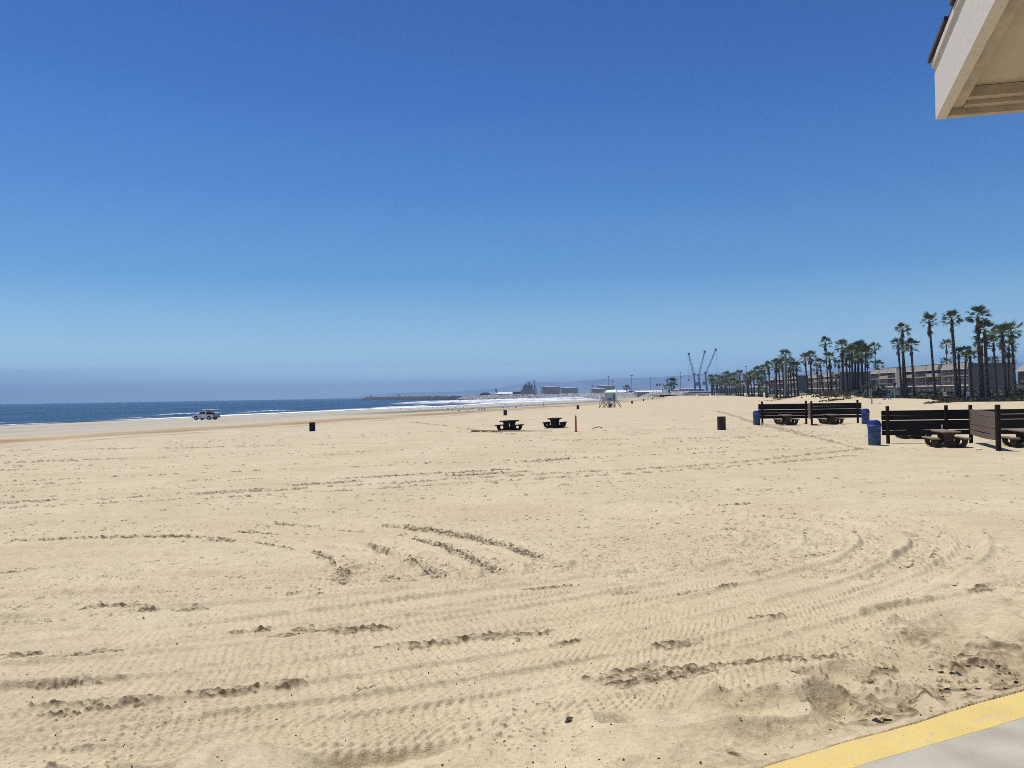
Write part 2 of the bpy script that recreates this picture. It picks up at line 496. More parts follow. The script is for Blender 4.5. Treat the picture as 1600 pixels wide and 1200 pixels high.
# patches of damp sand turned up by the wheels, clod shadows painted in: strokes in photo pixels, half width in pixels
STROKES = [
    ([(355, 832), (400, 833), (440, 836)], 2.2), ([(396, 848), (430, 853), (463, 862)], 3.2), ([(490, 860), (505, 871), (520, 881)], 8),
    ([(541, 884), (537, 898), (535, 912)], 14), ([(560, 848), (588, 858), (608, 868)], 4), ([(640, 868), (650, 880), (672, 893), (692, 903)], 10),
    ([(645, 842), (685, 851), (720, 865), (750, 881), (772, 894)], 7.5), ([(600, 821), (680, 830), (740, 841), (795, 856), (846, 872)], 4.5),
    ([(240, 838), (300, 839), (362, 846)], 2.4), ([(530, 828), (575, 835)], 1.8), ([(-10, 847), (120, 841), (240, 838)], 1.2), ([(430, 818), (500, 824)], 1.4),
    ([(128, 953), (180, 948), (242, 954)], 4.5), ([(276, 952), (322, 950)], 3), ([(348, 994), (385, 988), (425, 983)], 4), ([(425, 994), (500, 986), (605, 981)], 5),
    ([(-10, 1023), (62, 1022)], 6), ([(50, 1034), (110, 1026), (188, 1018)], 4), ([(590, 1012), (660, 1008), (710, 1000), (770, 995), (832, 990), (862, 984)], 5),
    ([(50, 1074), (120, 1070), (195, 1060)], 1.6), ([(40, 1103), (110, 1102), (185, 1092)], 5), ([(60, 1116), (120, 1112)], 4), ([(140, 1106), (200, 1098), (272, 1086)], 8), ([(283, 1086), (340, 1082), (400, 1077)], 5),
    ([(400, 1075), (480, 1069)], 1.5), ([(925, 1062), (985, 1058), (1040, 1052), (1118, 1046)], 13), ([(870, 888), (888, 882)], 5), ([(818, 920), (900, 914)], 2.2), ([(955, 928), (1005, 923)], 2), ([(1400, 888), (1440, 882)], 2.5),
    ([(620, 905), (600, 898)], 1.5), ([(1170, 968), (1230, 962)], 2), ([(820, 722), (900, 716)], 1.2), ([(300, 772), (420, 764)], 1.5), ([(460, 758), (560, 752)], 1.6), ([(700, 744), (830, 736)], 1.3), ([(-10, 786), (90, 782)], 1.5), ([(520, 749), (800, 733)], 1.0),
    ([(1345, 1062), (1372, 1046), (1398, 1040)], 9), ([(1470, 1040), (1500, 1030), (1545, 1036)], 9), ([(1545, 1034), (1590, 1044)], 6), ([(1350, 1100), (1372, 1112), (1405, 1118)], 11), ([(1420, 1075), (1470, 1064), (1520, 1060)], 7), ([(1540, 1066), (1600, 1060)], 5),
    ([(1240, 1062), (1290, 1066)], 5), ([(1130, 1175), (1165, 1190)], 10), ([(1255, 1030), (1330, 1022)], 3), ([(1100, 1040), (1250, 1026)], 2), ([(1510, 925), (1550, 918)], 6), ([(1480, 1075), (1420, 1096)], 6), ([(560, 1078), (585, 1070)], 4), ([(1020, 1012), (1090, 1004)], 3),
    ([(860, 1010), (905, 1000)], 2), ([(480, 935), (510, 928)], 2), ([(440, 932), (505, 921)], 1.6), ([(-10, 898), (40, 892)], 2), ([(1120, 790), (1180, 786)], 1.2), ([(1240, 870), (1320, 862)], 1.6), ([(1060, 930), (1150, 915)], 1.5),
]
CLODS = []
for k, (pts, hw) in enumerate(STROKES):
    c0 = gp(*pts[len(pts) // 2])
    pa, pb, pm = Vector(pts[0]), Vector(pts[-1]), Vector(pts[len(pts) // 2])
    pn = Vector((-(pb - pa).y, (pb - pa).x)).normalized()
    wa, wb = gp(*pa), gp(*pb)
    wd = (wb - wa).to_2d().normalized()
    off = (gp(*(pm + pn * hw)) - c0).to_2d()
    wide = min(max(abs(off.x * wd.y - off.y * wd.x), 0.05), .34)
    poly = ground_curve(pts, 6) if len(pts) > 1 else None
    lo, hi = poly.min(0) - 3 * wide, poly.max(0) + 3 * wide
    m = (GX > lo[0]) & (GX < hi[0]) & (GY > lo[1]) & (GY < hi[1])
    x, y = GX[m], GY[m]
    d, sg, t, L = poly_dist(x, y, poly)
    taper = np.clip(np.minimum(t, L - t) / (0.25 * L + .05) + .35, .35, 1)
    edge = d / (wide * taper) + 0.9 * vn(x, y, max(.12, wide * .9), 500 + k) + .5 * vn(x, y, .05, 600 + k)
    mk = 1 - sstep(0.65, 1.15, edge)
    big = R[m] > 9
    spk_ = vn(x * .55, y, .026, 700 + k) + .6 * vn(x * .7, y, .013, 720 + k)
    H[m] += mk * (.006 + .015 * np.clip(spk_ * 1.6, -.7, .8)) * np.clip(1.2 - R[m] / 14, .25, 1) + mk * .004 * np.clip(fbm(x, y, .22, 2, 760 + k) * 2, -1, 1) * fade(.2)[m]
    damp_shade[m] = np.maximum(damp_shade[m], mk * np.clip(.36 + 1.5 * (spk_ + .05) , .10, 1))  # dark dashes paint the shadows between clods over the damp tone
    CLODS.append((poly, wide, float(np.hypot(c0.x, c0.y))))
    rough[m] = np.maximum(rough[m], mk)
# close crisp texture of pressed and crumbled sand
cr = np.abs(vn(GX * .75, GY, .045, 880)) + .6 * np.abs(vn(GX, GY, .024, 881))
H += (.0130 * (.32 - cr)) * np.clip(1.3 - R / 16, 0, 1) * (1 - .6 * near) * (.6 + 1.1 * np.clip(vn(GX, GY, 1.3, 882) + .5, 0, 1))
# scattered damp crumbs near the promenade and along the wheel berms
crumb = np.clip(vn(GX, GY, .022, 900) - .38 + .09 * near, 0, 1) * 9 * (R < 14) * (np.clip(vn(GX, GY, .7, 901) + .22, 0, 1) * 1.6)
H += 0.007 * np.clip(crumb, 0, 1)
damp_shade = np.maximum(damp_shade, np.clip(crumb, 0, 1) * .75)
lee = np.clip(1.25 - C / 1.35, 0, 1) * np.clip((GX - .6) / 1.2, 0, 1) * np.clip(.55 + 1.5 * vn(GX, GY, .6, 902), 0, 1)
H += fade(.1) * lee * .05 * fbm(GX, GY, .22, 2, 903)
churn = np.clip((vn(GX, GY, .16, 908) + .7 * vn(GX, GY, .05, 909) + .6 * vn(GX, GY, .6, 911) - .08) * 4.5, 0, 1) * np.clip(lee * 1.6, 0, 1)
H += fade(.05) * (lee * .016 * vn(GX, GY, .07, 904) + churn * .030 * (.6 + vn(GX * .6, GY, .035, 910)))
damp_shade = np.maximum(damp_shade, np.clip(.12 * lee + churn * (.42 + .9 * vn(GX * .6, GY, .022, 912)), 0, 1))
# keep the sand just under the promenade's edge and off its top
lip = sstep(0.0, 0.45, C)
H = np.where(C > 0, H * (0.25 + .75 * lip), np.minimum(H, 0) * 0)
GZ = GZ + H + np.where(C > 0, .012 * (1 - lip), 0)
spill = C + .022 * vn(GX, GY, .35, 905) + .012 * vn(GX, GY, .07, 906)
GZ = np.where(np.abs(C) < .05, np.where(spill > .004, np.maximum(GZ, .0045 + .01 * np.clip(spill, 0, .1)), np.minimum(GZ, -.007)), GZ)
# far unevenness of the beach
GZ += sstep(30, 60, R) * (0.035 * fbm(GX, GY, 2.6, 2, 61) + .10 * fbm(GX, GY, 19, 2, 62) * (Sh > 20))
# tone along the shore: wet brown band, wrack lines, wheel marks on the lower beach
wob = 3.0 * fbm(GX, GY, 34, 2, 70)
s2 = Sh + wob
band = sstep(78, 86, s2) * (1 - sstep(92, 98, s2)) * (.35 + 1.2 * np.clip(fbm(GX, GY, 9, 2, 71) + .35, 0, 1))
wrack = np.exp(-((s2 - 100.5 + 1.5 * vn(GX, GY, 6, 72)) / .9) ** 2) * np.clip(vn(GX, GY, 4.0, 73) * 1.6 + .55, 0, 1)
wrack = np.maximum(wrack, .8 * np.exp(-((s2 - 94 + 2.5 * vn(GX, GY, 7, 74)) / 1.2) ** 2) * np.clip(vn(GX, GY, 3.0, 75) * 2 + .2, 0, 1))
lines = np.clip(vn(s2 * 1.0, GY * .05, 2.2, 76) * 2.2, 0, 1) * sstep(24, 32, s2) * (1 - sstep(76, 80, s2))
wetsand = 1 - sstep(3, 20, s2)
pal = sstep(6, 30, s2) * (1 - sstep(72, 82, s2))
poolwet = sstep(53, 58, Sh) * (1 - sstep(72, 79, Sh)) * sstep(160, 205, GY) * (1 - sstep(430, 480, GY))
tone_brown = np.clip(band * .9, 0, 1)
tone_dark = np.clip(np.maximum(np.maximum(.55 * wrack, .30 * lines), np.maximum(.5 * wetsand, .65 * poolwet)), 0, 1)

nr, nt = GX.shape
verts = np.stack([GX, GY, GZ], -1).reshape(-1, 3)
I = np.arange(nr * nt).reshape(nr, nt)
J = np.roll(I, -1, axis=1)
quads = np.stack([I[:-1], J[:-1], J[1:], I[1:]], -1).reshape(-1, 4)
def grid_mesh(name, verts, quads, attrs=None, smooth=True):
    me = bpy.data.meshes.new(name)
    me.vertices.add(len(verts))
    me.vertices.foreach_set('co', np.ascontiguousarray(verts, np.float32).ravel())
    me.loops.add(quads.size)
    me.loops.foreach_set('vertex_index', quads.ravel().astype(np.int32))
    me.polygons.add(len(quads))
    me.polygons.foreach_set('loop_start', np.arange(0, quads.size, 4, dtype=np.int32))
    me.polygons.foreach_set('use_smooth', np.full(len(quads), smooth))
    for k, a in (attrs or {}).items():
        at = me.attributes.new(k, 'FLOAT', 'POINT')
        at.data.foreach_set('value', np.ascontiguousarray(a, np.float32).ravel())
    me.update(calc_edges=True)
    me.validate()
    return me
sand_me = grid_mesh('sand', verts, quads[:, ::-1], dict(damp_shade=np.clip(damp_shade, 0, 1), brown=tone_brown, dark=tone_dark, pale=pal))

m = bpy.data.materials.new('sand')
m.use_nodes = True
n, l = m.node_tree.nodes, m.node_tree.links
b = n['Principled BSDF']
b.inputs['Roughness'].default_value = 0.95
b.inputs['Specular IOR Level'].default_value = 0.15
tc = n.new('ShaderNodeTexCoord')
def noise(scale, detail=3, vec=None):
    z = n.new('ShaderNodeTexNoise')
    z.inputs['Scale'].default_value = scale
    z.inputs['Detail'].default_value = detail
    l.new(vec or tc.outputs['Object'], z.inputs['Vector'])
    return z.outputs[0]
def ramp(src, p0, c0, p1, c1):
    r = n.new('ShaderNodeValToRGB')
    r.color_ramp.elements[0].position, r.color_ramp.elements[1].position = p0, p1
    r.color_ramp.elements[0].color, r.color_ramp.elements[1].color = (*c0, 1), (*c1, 1)
    l.new(src, r.inputs[0])
    return r.outputs[0]
def mix(fac, a, c, mode='MIX'):
    x = n.new('ShaderNodeMixRGB')
    x.blend_type = mode
    for i, s in ((0, fac), (1, a), (2, c)):
        if isinstance(s, (int, float)):
            x.inputs[i].default_value = s
        elif isinstance(s, tuple):
            x.inputs[i].default_value = (*s, 1)
        else:
            l.new(s, x.inputs[i])
    return x.outputs[0]
def attr(nm):
    a = n.new('ShaderNodeAttribute')
    a.attribute_name = nm
    return a.outputs['Fac']
SAND_A, SAND_B = (0.508, 0.420, 0.272), (0.574, 0.486, 0.328)
c_ = ramp(noise(0.35, 5), .3, SAND_A, .7, SAND_B)
c_ = mix(.5, c_, ramp(noise(240, 2), .3, (.78, .76, .74), .7, (1.18, 1.18, 1.18)), 'MULTIPLY')  # grain tone, with tiny pit shadows painted in at several scales
c_ = mix(.6, c_, ramp(noise(42, 3), .32, (.84, .82, .80), .66, (1.10, 1.10, 1.10)), 'MULTIPLY')
c_ = mix(.6, c_, ramp(noise(9, 4), .32, (.87, .855, .835), .66, (1.07, 1.07, 1.07)), 'MULTIPLY')
c_ = mix(.5, c_, ramp(noise(1.7, 4), .32, (.90, .885, .87), .66, (1.06, 1.06, 1.06)), 'MULTIPLY')
spk = ramp(noise(95, 1), .70, (0, 0, 0), .74, (1, 1, 1))
c_ = mix(spk, c_, mix(.6, c_, (.14, .10, .06)))
c_ = mix(attr('pale'), c_, (0.43, 0.385, 0.30))
c_ = mix(attr('brown'), c_, (0.30, 0.205, 0.115))
c_ = mix(attr('dark'), c_, (0.10, 0.085, 0.06))
c_ = mix(attr('damp_shade'), c_, (0.100, 0.066, 0.036))
l.new(c_, b.inputs['Base Color'])
bp1 = n.new('ShaderNodeBump')
bp1.inputs['Distance'].default_value = 0.0035
l.new(noise(150, 3), bp1.inputs['Height'])
bp2 = n.new('ShaderNodeBump')
bp2.inputs['Distance'].default_value = 0.012
bp2.inputs['Strength'].default_value = 0.8
l.new(noise(26, 6), bp2.inputs['Height'])
l.new(bp2.outputs[0], bp1.inputs['Normal'])
l.new(bp1.outputs[0], b.inputs['Normal'])
M_SAND = m
sand_me.materials.append(m)
tag(place(sand_me, 'sand'), kind='structure')
# clods and scuffs of loose sand too small for the sheet, out to the middle distance
rc = np.random.default_rng(12)
cv, cf, cd_ = [], [], []
def clod(px_, py_, w, d, h, dm):
    z = bz(px_, py_)
    o = len(cv)
    n_ = 6
    for i in range(n_):
        a = 2 * math.pi * i / n_ + rc.uniform(-.3, .3)
        cv.append((px_ + w * math.cos(a) * rc.uniform(.7, 1.2), py_ + d * math.sin(a) * rc.uniform(.7, 1.2), z - .012))
    cv.append((px_ + rc.uniform(-.4, .4) * w, py_ + rc.uniform(-.1, .5) * d, z + h))
    for i in range(n_):
        cf.append((o + i, o + (i + 1) % n_, o + n_))
    cd_.extend([dm] * (n_ + 1))
k = 0
while k < 9500:
    r_ = 1 / rc.uniform(1 / 95, 1 / 8.0)
    t_ = rc.uniform(-.635, .635)
    px_, py_ = r_ * math.sin(t_), r_ * math.cos(t_)
    if float(vn(np.array(px_), np.array(py_), 3.0, 950)) + rc.uniform(-.4, .4) < -.1:
        continue
    if shore_s(px_, py_) < 102:
        k += 1
        continue
    sc_ = (.020 + .0016 * r_) * rc.uniform(.4, 1.3)
    clod(px_, py_, sc_ * 1.5, sc_ * 1.2, sc_ * rc.uniform(.22, .5), 0.0 if rc.random() < .9 else .35)
    k += 1
for poly, w, r_ in CLODS:
    L_ = float(np.sum(np.hypot(*np.diff(poly, axis=0).T)))
    for _ in range(int(min(420, L_ * w * 2 / (.03 + .005 * r_) ** 2 * .7))):
        i = rc.integers(0, len(poly) - 1)
        q_ = poly[i] + (poly[i + 1] - poly[i]) * rc.random()
        q_ = q_ + rc.normal(0, .45, 2) * w
        sc_ = (.005 + .0020 * r_) * rc.uniform(.5, 1.3)
        clod(q_[0], q_[1], sc_ * 1.2, sc_, sc_ * (rc.uniform(.25, .5) if r_ < 8 else rc.uniform(.45, .9)), rc.uniform(.2, .6 if r_ < 8 else .9))
for ki, dens in ((1, 20), (2, 18), (3, 5), (4, 5), (6, 2.5), (7, 2.5), (8, 3), (9, 2)):
    poly = ground_curve(STRAIGHT[ki], 8)
    for i in range(len(poly) - 1):
        d_ = poly[i + 1] - poly[i]
        for _ in range(int(np.hypot(*d_) * dens)):
            q_ = poly[i] + d_ * rc.random() + rc.normal(0, .09, 2)
            if abs(q_[0]) > q_[1] * .75 or q_[1] < 4:
                continue
            r_ = float(np.hypot(*q_))
            sc_ = (.03 + .0017 * r_) * rc.uniform(.5, 1.3)
            clod(q_[0], q_[1], sc_ * 1.5, sc_, sc_ * rc.uniform(.4, .8), rc.uniform(0, .45))
def crumb_line(pts, dens, off, rmin=9.0, rmax=70.0):
    poly = ground_curve(pts, 6)
    for i in range(len(poly) - 1):
        d_ = poly[i + 1] - poly[i]
        L_ = np.hypot(*d_)
        nrm_ = np.array([-d_[1], d_[0]]) / max(L_, 1e-6)
        for _ in range(rc.poisson(L_ * dens)):
            q_ = poly[i] + d_ * rc.random() + nrm_ * (off * rc.choice((-1, 1)) + rc.normal(0, .03))
            r_ = float(np.hypot(*q_))
            if r_ < rmin or r_ > rmax or abs(q_[0]) > q_[1] * .75 or float(vn(np.array(q_[0]), np.array(q_[1]), 1.6, 960)) < -.18:
                continue
            sc_ = (.014 + .0013 * r_) * rc.uniform(.5, 1.3)
            clod(q_[0], q_[1], sc_ * 1.7, sc_ * .9, sc_ * rc.uniform(.4, .75), rc.uniform(.05, .45))
for k, v0 in enumerate((700, 716, 730, 752, 764, 772, 781, 790, 799, 807, 815, 823, 832, 845)):
    crumb_line([(-160, v0 + 6 + (k * 5) % 4), (250, v0), (600, v0 - 7), (900, v0 - 12 + (k * 7) % 5), (1250, v0 - 19)], 5.5, .15)
for pts in LOOPS:
    crumb_line(pts, 7.0, .24)
crumb_line([(1120, 790), (1400, 800), (1700, 830)], 3, .15)
crumb_line([(1000, 760), (1350, 772), (1700, 800)], 3, .15)
clod_me = bpy.data.meshes.new('sand_clods')
clod_me.from_pydata(cv, [], cf)
at_ = clod_me.attributes.new('damp_shade', 'FLOAT', 'POINT')
at_.data.foreach_set('value', np.array(cd_, np.float32))
clod_me.materials.append(M_SAND)
tag(place(clod_me, 'sand_clods'), kind='stuff')
# dark chips of seaweed and wood on the near sand
dv, df = [], []
for k in range(800):
    r_ = 1 / rc.uniform(1 / 16, 1 / 3.2)
    t_ = rc.uniform(-.62, .62)
    px_, py_ = r_ * math.sin(t_), r_ * math.cos(t_)
    if curb_c(px_, py_) < .03:
        continue
    i_ = min(int(np.searchsorted(rr, r_)), len(rr) - 1)
    j_ = min(int(np.searchsorted(th_in, t_)), NT - 1)
    z = float(GZ[i_, j_])
    sc_ = rc.uniform(.0018, .0052) * (1 + r_ * .06) * (1.8 if rc.random() < .04 else 1)
    o = len(dv)
    a0 = rc.uniform(0, 6.28)
    for i in range(4):
        a = a0 + i * math.pi / 2
        q_ = sc_ * (1.5 if i % 2 else .7)
        dv.append((px_ + q_ * math.cos(a), py_ + q_ * math.sin(a), z + .001))
    dv.append((px_, py_, z + sc_ * 1.1))
    df.extend([(o, o + 1, o + 4), (o + 1, o + 2, o + 4), (o + 2, o + 3, o + 4), (o + 3, o, o + 4)])
chip_me = bpy.data.meshes.new('debris')
chip_me.from_pydata(dv, [], df)
chip_me.materials.append(mat('dark_debris', (0.035, 0.026, 0.018), rough=.9, var=.5, scale=20))
tag(place(chip_me, 'debris'), kind='stuff')

# ------------------------------------------------------------------ sea
SEA = -3.02
zz = 4.67 * 1200 / np.concatenate([[1500, 400, 200, 120, 90], np.linspace(70, 3.5, 330), np.linspace(3.4, 0.48, 50)])
ta = np.concatenate([np.linspace(RAD(-62), RAD(18), 720), np.linspace(RAD(18), RAD(298), 50)[1:-1]])
R2, T2 = np.meshgrid(zz, ta, indexing='ij')
X, Y = R2 * np.sin(T2), R2 * np.cos(T2)
S = shore_s(X, Y)
A = 0.351 * X + 0.936 * Y                                     # along the shore
wave = 0.16 * fbm(S * 1.0, A * .16, 9, 3, 300) * (1 - sstep(600, 1200, R2)) * sstep(0, 12, -S)
foam = np.zeros(X.shape)
jit = 3.5 * fbm(A, 0 * A, 40, 3, 310) + 1.5 * vn(A, S * .2, 9, 311)
def breaker(s0, w, a0, a1, h, seed, dens, lam=38):
    """a line of broken water at s0 metres from the edge, between a0 and a1 along the shore"""
    global foam, wave
    on = np.clip((vn(A, 0 * A + seed, lam, seed) + dens) * 6, 0, 1) * sstep(a0 - 8, a0 + 8, A) * (1 - sstep(a1 - 14, a1 + 14, A))
    q = (S + jit * .8 - s0)
    prof = np.where(q > 0, np.exp(-(q / (w * .6)) ** 2), np.exp(-(q / (w * 1.4)) ** 2))
    wave = wave + h * on * np.exp(-(q / (w * 1.1)) ** 2)
    tex = np.clip(.7 + 1.0 * fbm(X, Y * .5, 3.0, 3, seed + 5), 0, 1)
    foam = np.maximum(foam, on * sstep(.22, .62, prof * (.5 + .7 * tex)))
breaker(-2.0, 6.5, 150, 2000, .15, 320, .5, 60)               # swash
breaker(-2.5, 1.6, 60, 170, .05, 321, .05, 20)
breaker(-17, 2.6, 90, 170, .45, 330, .12, 30)
breaker(-26, 3.0, 168, 330, .55, 331, .10, 34)
breaker(-38, 2.6, 110, 260, .4, 332, -.06, 30)
breaker(-14, 4.5, 215, 420, .5, 333, .12, 46)
breaker(-18, 7, 430, 760, .8, 334, .32, 60)
breaker(-36, 12, 425, 820, 1.7, 335, .40, 50)
breaker(-60, 11, 450, 860, 1.9, 336, .30, 50)
breaker(-88, 9, 480, 900, 1.2, 337, .05, 44)
foam = np.maximum(foam, 1.0 * sstep(400, 490, A) * sstep(-42, -10, S) * np.clip(.6 + fbm(X, Y, 14, 3, 341), 0, 1))
caps = np.clip(vn(A, S, 5, 350) - .455, 0, 1) * 20 * (R2 > 150) * sstep(60, 90, -S) * (1 - sstep(700, 1500, R2))
foam = np.clip(np.maximum(foam, .35 * np.clip(caps, 0, 1)), 0, 1)
sv = np.stack([X, Y, SEA + wave], -1).reshape(-1, 3)
nr, nt = X.shape
I = np.arange(nr * nt).reshape(nr, nt)
J = np.roll(I, -1, axis=1)
q = np.stack([I[:-1], J[:-1], J[1:], I[1:]], -1).reshape(-1, 4)
sea_me = grid_mesh('sea', sv, q[:, ::-1], dict(foam=foam))
m = bpy.data.materials.new('sea')
m.use_nodes = True
n, l = m.node_tree.nodes, m.node_tree.links
b = n['Principled BSDF']
tc = n.new('ShaderNodeTexCoord')
mp = n.new('ShaderNodeMapping')
mp.inputs['Rotation'].default_value = (0, 0, RAD(20.5))
mp.inputs['Scale'].default_value = (1, .22, 1)
l.new(tc.outputs['Object'], mp.inputs[0])
c_ = ramp(noise(.06, 8, mp.outputs[0]), .32, (0.004, 0.018, 0.044), .68, (0.026, 0.068, 0.125))
c_ = mix(attr('foam'), c_, (.78, .80, .80))
l.new(c_, b.inputs['Base Color'])
rg = n.new('ShaderNodeMapRange')
l.new(attr('foam'), rg.inputs[0])
rg.inputs[3].default_value, rg.inputs[4].default_value = .32, .9
l.new(rg.outputs[0], b.inputs['Roughness'])
b.inputs['IOR'].default_value = 1.33
b.inputs['Specular IOR Level'].default_value = 0.15
bp1 = n.new('ShaderNodeBump')
bp1.inputs['Distance'].default_value = 0.5
l.new(noise(.8, 5, mp.outputs[0]), bp1.inputs['Height'])
bp1.inputs['Strength'].default_value = 0.9
l.new(bp1.outputs[0], b.inputs['Normal'])
sea_me.materials.append(m)
tag(place(sea_me, 'sea'), kind='structure')

# shallow water standing in the trough behind the berm
pool = MB()
edge_pts = []
for A_, sa in ((222, 64), (236, 60), (262, 57.5), (330, 57.5), (400, 58.5), (455, 63)):
    edge_pts.append((A_, sa))
for A_, sa in ((455, 66), (400, 73), (330, 74.5), (262, 73), (240, 69), (222, 66)):
    edge_pts.append((A_, sa))
def from_shore(s_, y_):
    x = (s_ + 0.351 * (y_ - 164) - 15 * float(sstep(372, 500, y_))) / 0.936 - 109
    return (x, y_, -2.262)
pool.add([from_shore(s_, y_) for y_, s_ in edge_pts], [tuple(range(len(edge_pts)))])
M_POOL = mat('shallow_water', (0.255, 0.24, 0.21), rough=.3, bump=.004, bscale=2.0, spec=.35)
tag(pool.obj('shallow_water', M_POOL), kind='structure')

# ------------------------------------------------------------------ land beyond the beach, hills, haze
M_LAND = mat('land', (0.22, 0.19, 0.145), rough=.95, var=.25, scale=.02)
land = MB()
land.add([(96, 500, .6), (150, 430, -.5), (260, 300, -.5), (600, 150, -.5), (12500, 100, -.5), (12500, 9600, 1.2), (-600, 9600, 1.2), (-150, 2300, 1.0), (-100, 1120, 1.0), (-16, 960, 1.0), (58, 880, 1.0), (96, 770, 1.0), (112, 640, .8)], [tuple(range(13))])
lv = [Vector(p) for p in land.v]
for i in (8, 9, 10, 11, 12, 0):
    a_, b_ = lv[i], lv[(i + 1) % 13] if i != 12 else lv[0]
    if i != 0:
        land.add([a_, b_, (b_.x, b_.y, -6), (a_.x, a_.y, -6)], [(0, 1, 2, 3)])
tag(land.obj('land', M_LAND), kind='structure')
HILL = [(500, 0), (560, 3), (620, 8), (700, 9), (780, 14), (830, 25), (880, 22), (925, 25), (1000, 27), (1060, 30), (1110, 33), (1160, 33), (1210, 34), (1260, 35), (1330, 37), (1400, 38), (1500, 41), (1600, 44), (1750, 48), (1900, 46), (2100, 40)]
HY = 9000.0
us = np.linspace(470, 2100, 190)
hp = np.interp(us, [a for a, _ in HILL], [b_ for _, b_ in HILL])
hp = hp * .9 + 2.2 * fbm(us, us * 0, 60, 3, 81) * np.clip(hp / 12, 0, 1)
hv, hf = [], []
for i, (u, p) in enumerate(zip(us, hp)):
    x = (u - 800) / 1200 * HY
    rows = [(0, 0.0), (350, .35), (700, .72), (1100, 1.0), (1900, .7), (2600, 0.0)]
    for k, (dy, f) in enumerate(rows):
        sc_ = (HY + dy) / HY
        z = f * max(p, 0) / 1200 * (HY + 1100) * (1 + (.22 * float(vn(np.array(u * 1.0), np.array(k * 7.0), 45, 82)) if 0 < k < 5 and k != 3 else 0))
        hv.append((x * sc_, HY + dy, z - (4 if f == 0 else 0)))
for i in range(len(us) - 1):
    for k in range(5):
        a = i * 6 + k
        hf.append((a, a + 6, a + 7, a + 1))
M_HILL = mat('hills', (0.34, 0.35, 0.35), rough=1.0, var=.3, scale=.004)
hb = MB()
hb.add(hv, hf)
tag(hb.obj('hills', M_HILL, smooth=True), kind='structure')

HAZE = 1.9e-4
if HAZE > 0:
    hz = MB()
    hz.bbox(-13500, 13500, -13500, 13500, -16, 560)
    m = bpy.data.materials.new('haze')
    m.use_nodes = True
    n, l = m.node_tree.nodes, m.node_tree.links
    n.clear()
    o_ = n.new('ShaderNodeOutputMaterial')
    pv = n.new('ShaderNodeVolumePrincipled')
    pv.inputs['Color'].default_value = (0.345, 0.605, 1.0, 1)
    pv.inputs['Density'].default_value = HAZE
    pv.inputs['Anisotropy'].default_value = 0.0
    l.new(pv.outputs[0], o_.inputs['Volume'])
    tag(hz.obj('haze', m), kind='stuff')
# ------------------------------------------------------------------ promenade with its yellow edge
CD = Vector((CURB_D[0], CURB_D[1], 0))
CN = Vector((-CURB_D[1], CURB_D[0], 0))
CA = Vector((CURB_A[0], CURB_A[1], 0))
def PP(t, nn, z=0.0):
    p = CA + CD * t + CN * nn
    return (p.x, p.y, z)
M_CONC = mat('concrete', (0.345, 0.318, 0.258), rough=.9, rgb2=(0.462, 0.430, 0.352), scale=3.2, bump=.004, bscale=120, detail=8)
prom = MB()
ts = np.linspace(-10, 16, 105)
top = [PP(t, 0.006 * math.sin(t * 5.1) + .004 * math.sin(t * 17)) for t in ts]
low = [(x, y, -.6) for x, y, z in top]
back0, back1 = PP(-10, -14), PP(16, -14)
nn = len(top)
prom.add(top + low + [back0, back1], [tuple(range(nn)) + (2 * nn + 1, 2 * nn)] + [(i, nn + i, nn + i + 1, i + 1) for i in range(nn - 1)])
promenade = tag(prom.obj('promenade', M_CONC), kind='structure')
M_YEL = bpy.data.materials.new('yellow_paint')
M_YEL.use_nodes = True
n, l = M_YEL.node_tree.nodes, M_YEL.node_tree.links
b = n['Principled BSDF']
b.inputs['Roughness'].default_value = .75
tc = n.new('ShaderNodeTexCoord')
c_ = ramp(noise(3.0, 4), .3, (0.60, 0.44, 0.135), .7, (0.66, 0.50, 0.17))
wear = ramp(noise(19, 9), .575, (0, 0, 0), .64, (1, 1, 1))
c_ = mix(mix(.7, (0, 0, 0), wear), c_, (0.47, .42, .31))
c_ = mix(ramp(noise(70, 4), .66, (0, 0, 0), .71, (.8, .8, .8)), c_, (0.20, .16, .08))
c_ = mix(ramp(noise(4.5, 7), .58, (0, 0, 0), .75, (.7, .7, .7)), c_, (0.50, .41, .25))
l.new(c_, b.inputs['Base Color'])
bpn = n.new('ShaderNodeBump')
bpn.inputs['Distance'].default_value = .003
l.new(noise(130, 3), bpn.inputs['Height'])
l.new(bpn.outputs[0], b.inputs['Normal'])
st = MB()
rs = random.Random(3)
outer = [(x, y, .002) for x, y, z in top]
inner = [PP(t, -0.19 + .010 * math.sin(t * 3.3) + rs.uniform(-.006, .006), .002) for t in ts]
st.add(outer + inner, [(i, nn + i, nn + i + 1, i + 1) for i in range(nn - 1)])
st.add(inner + [(x - CN.x * .003, y - CN.y * .003, .0003) for x, y, z in inner], [(i, nn + i, nn + i + 1, i + 1) for i in range(nn - 1)])
st.add([(x, y, .002) for x, y, z in top] + [(x + CN.x * .004, y + CN.y * .004, -.05) for x, y, z in top], [(i, nn + i, nn + i + 1, i + 1) for i in range(nn - 1)])
st.obj('painted_stripe', M_YEL, promenade)

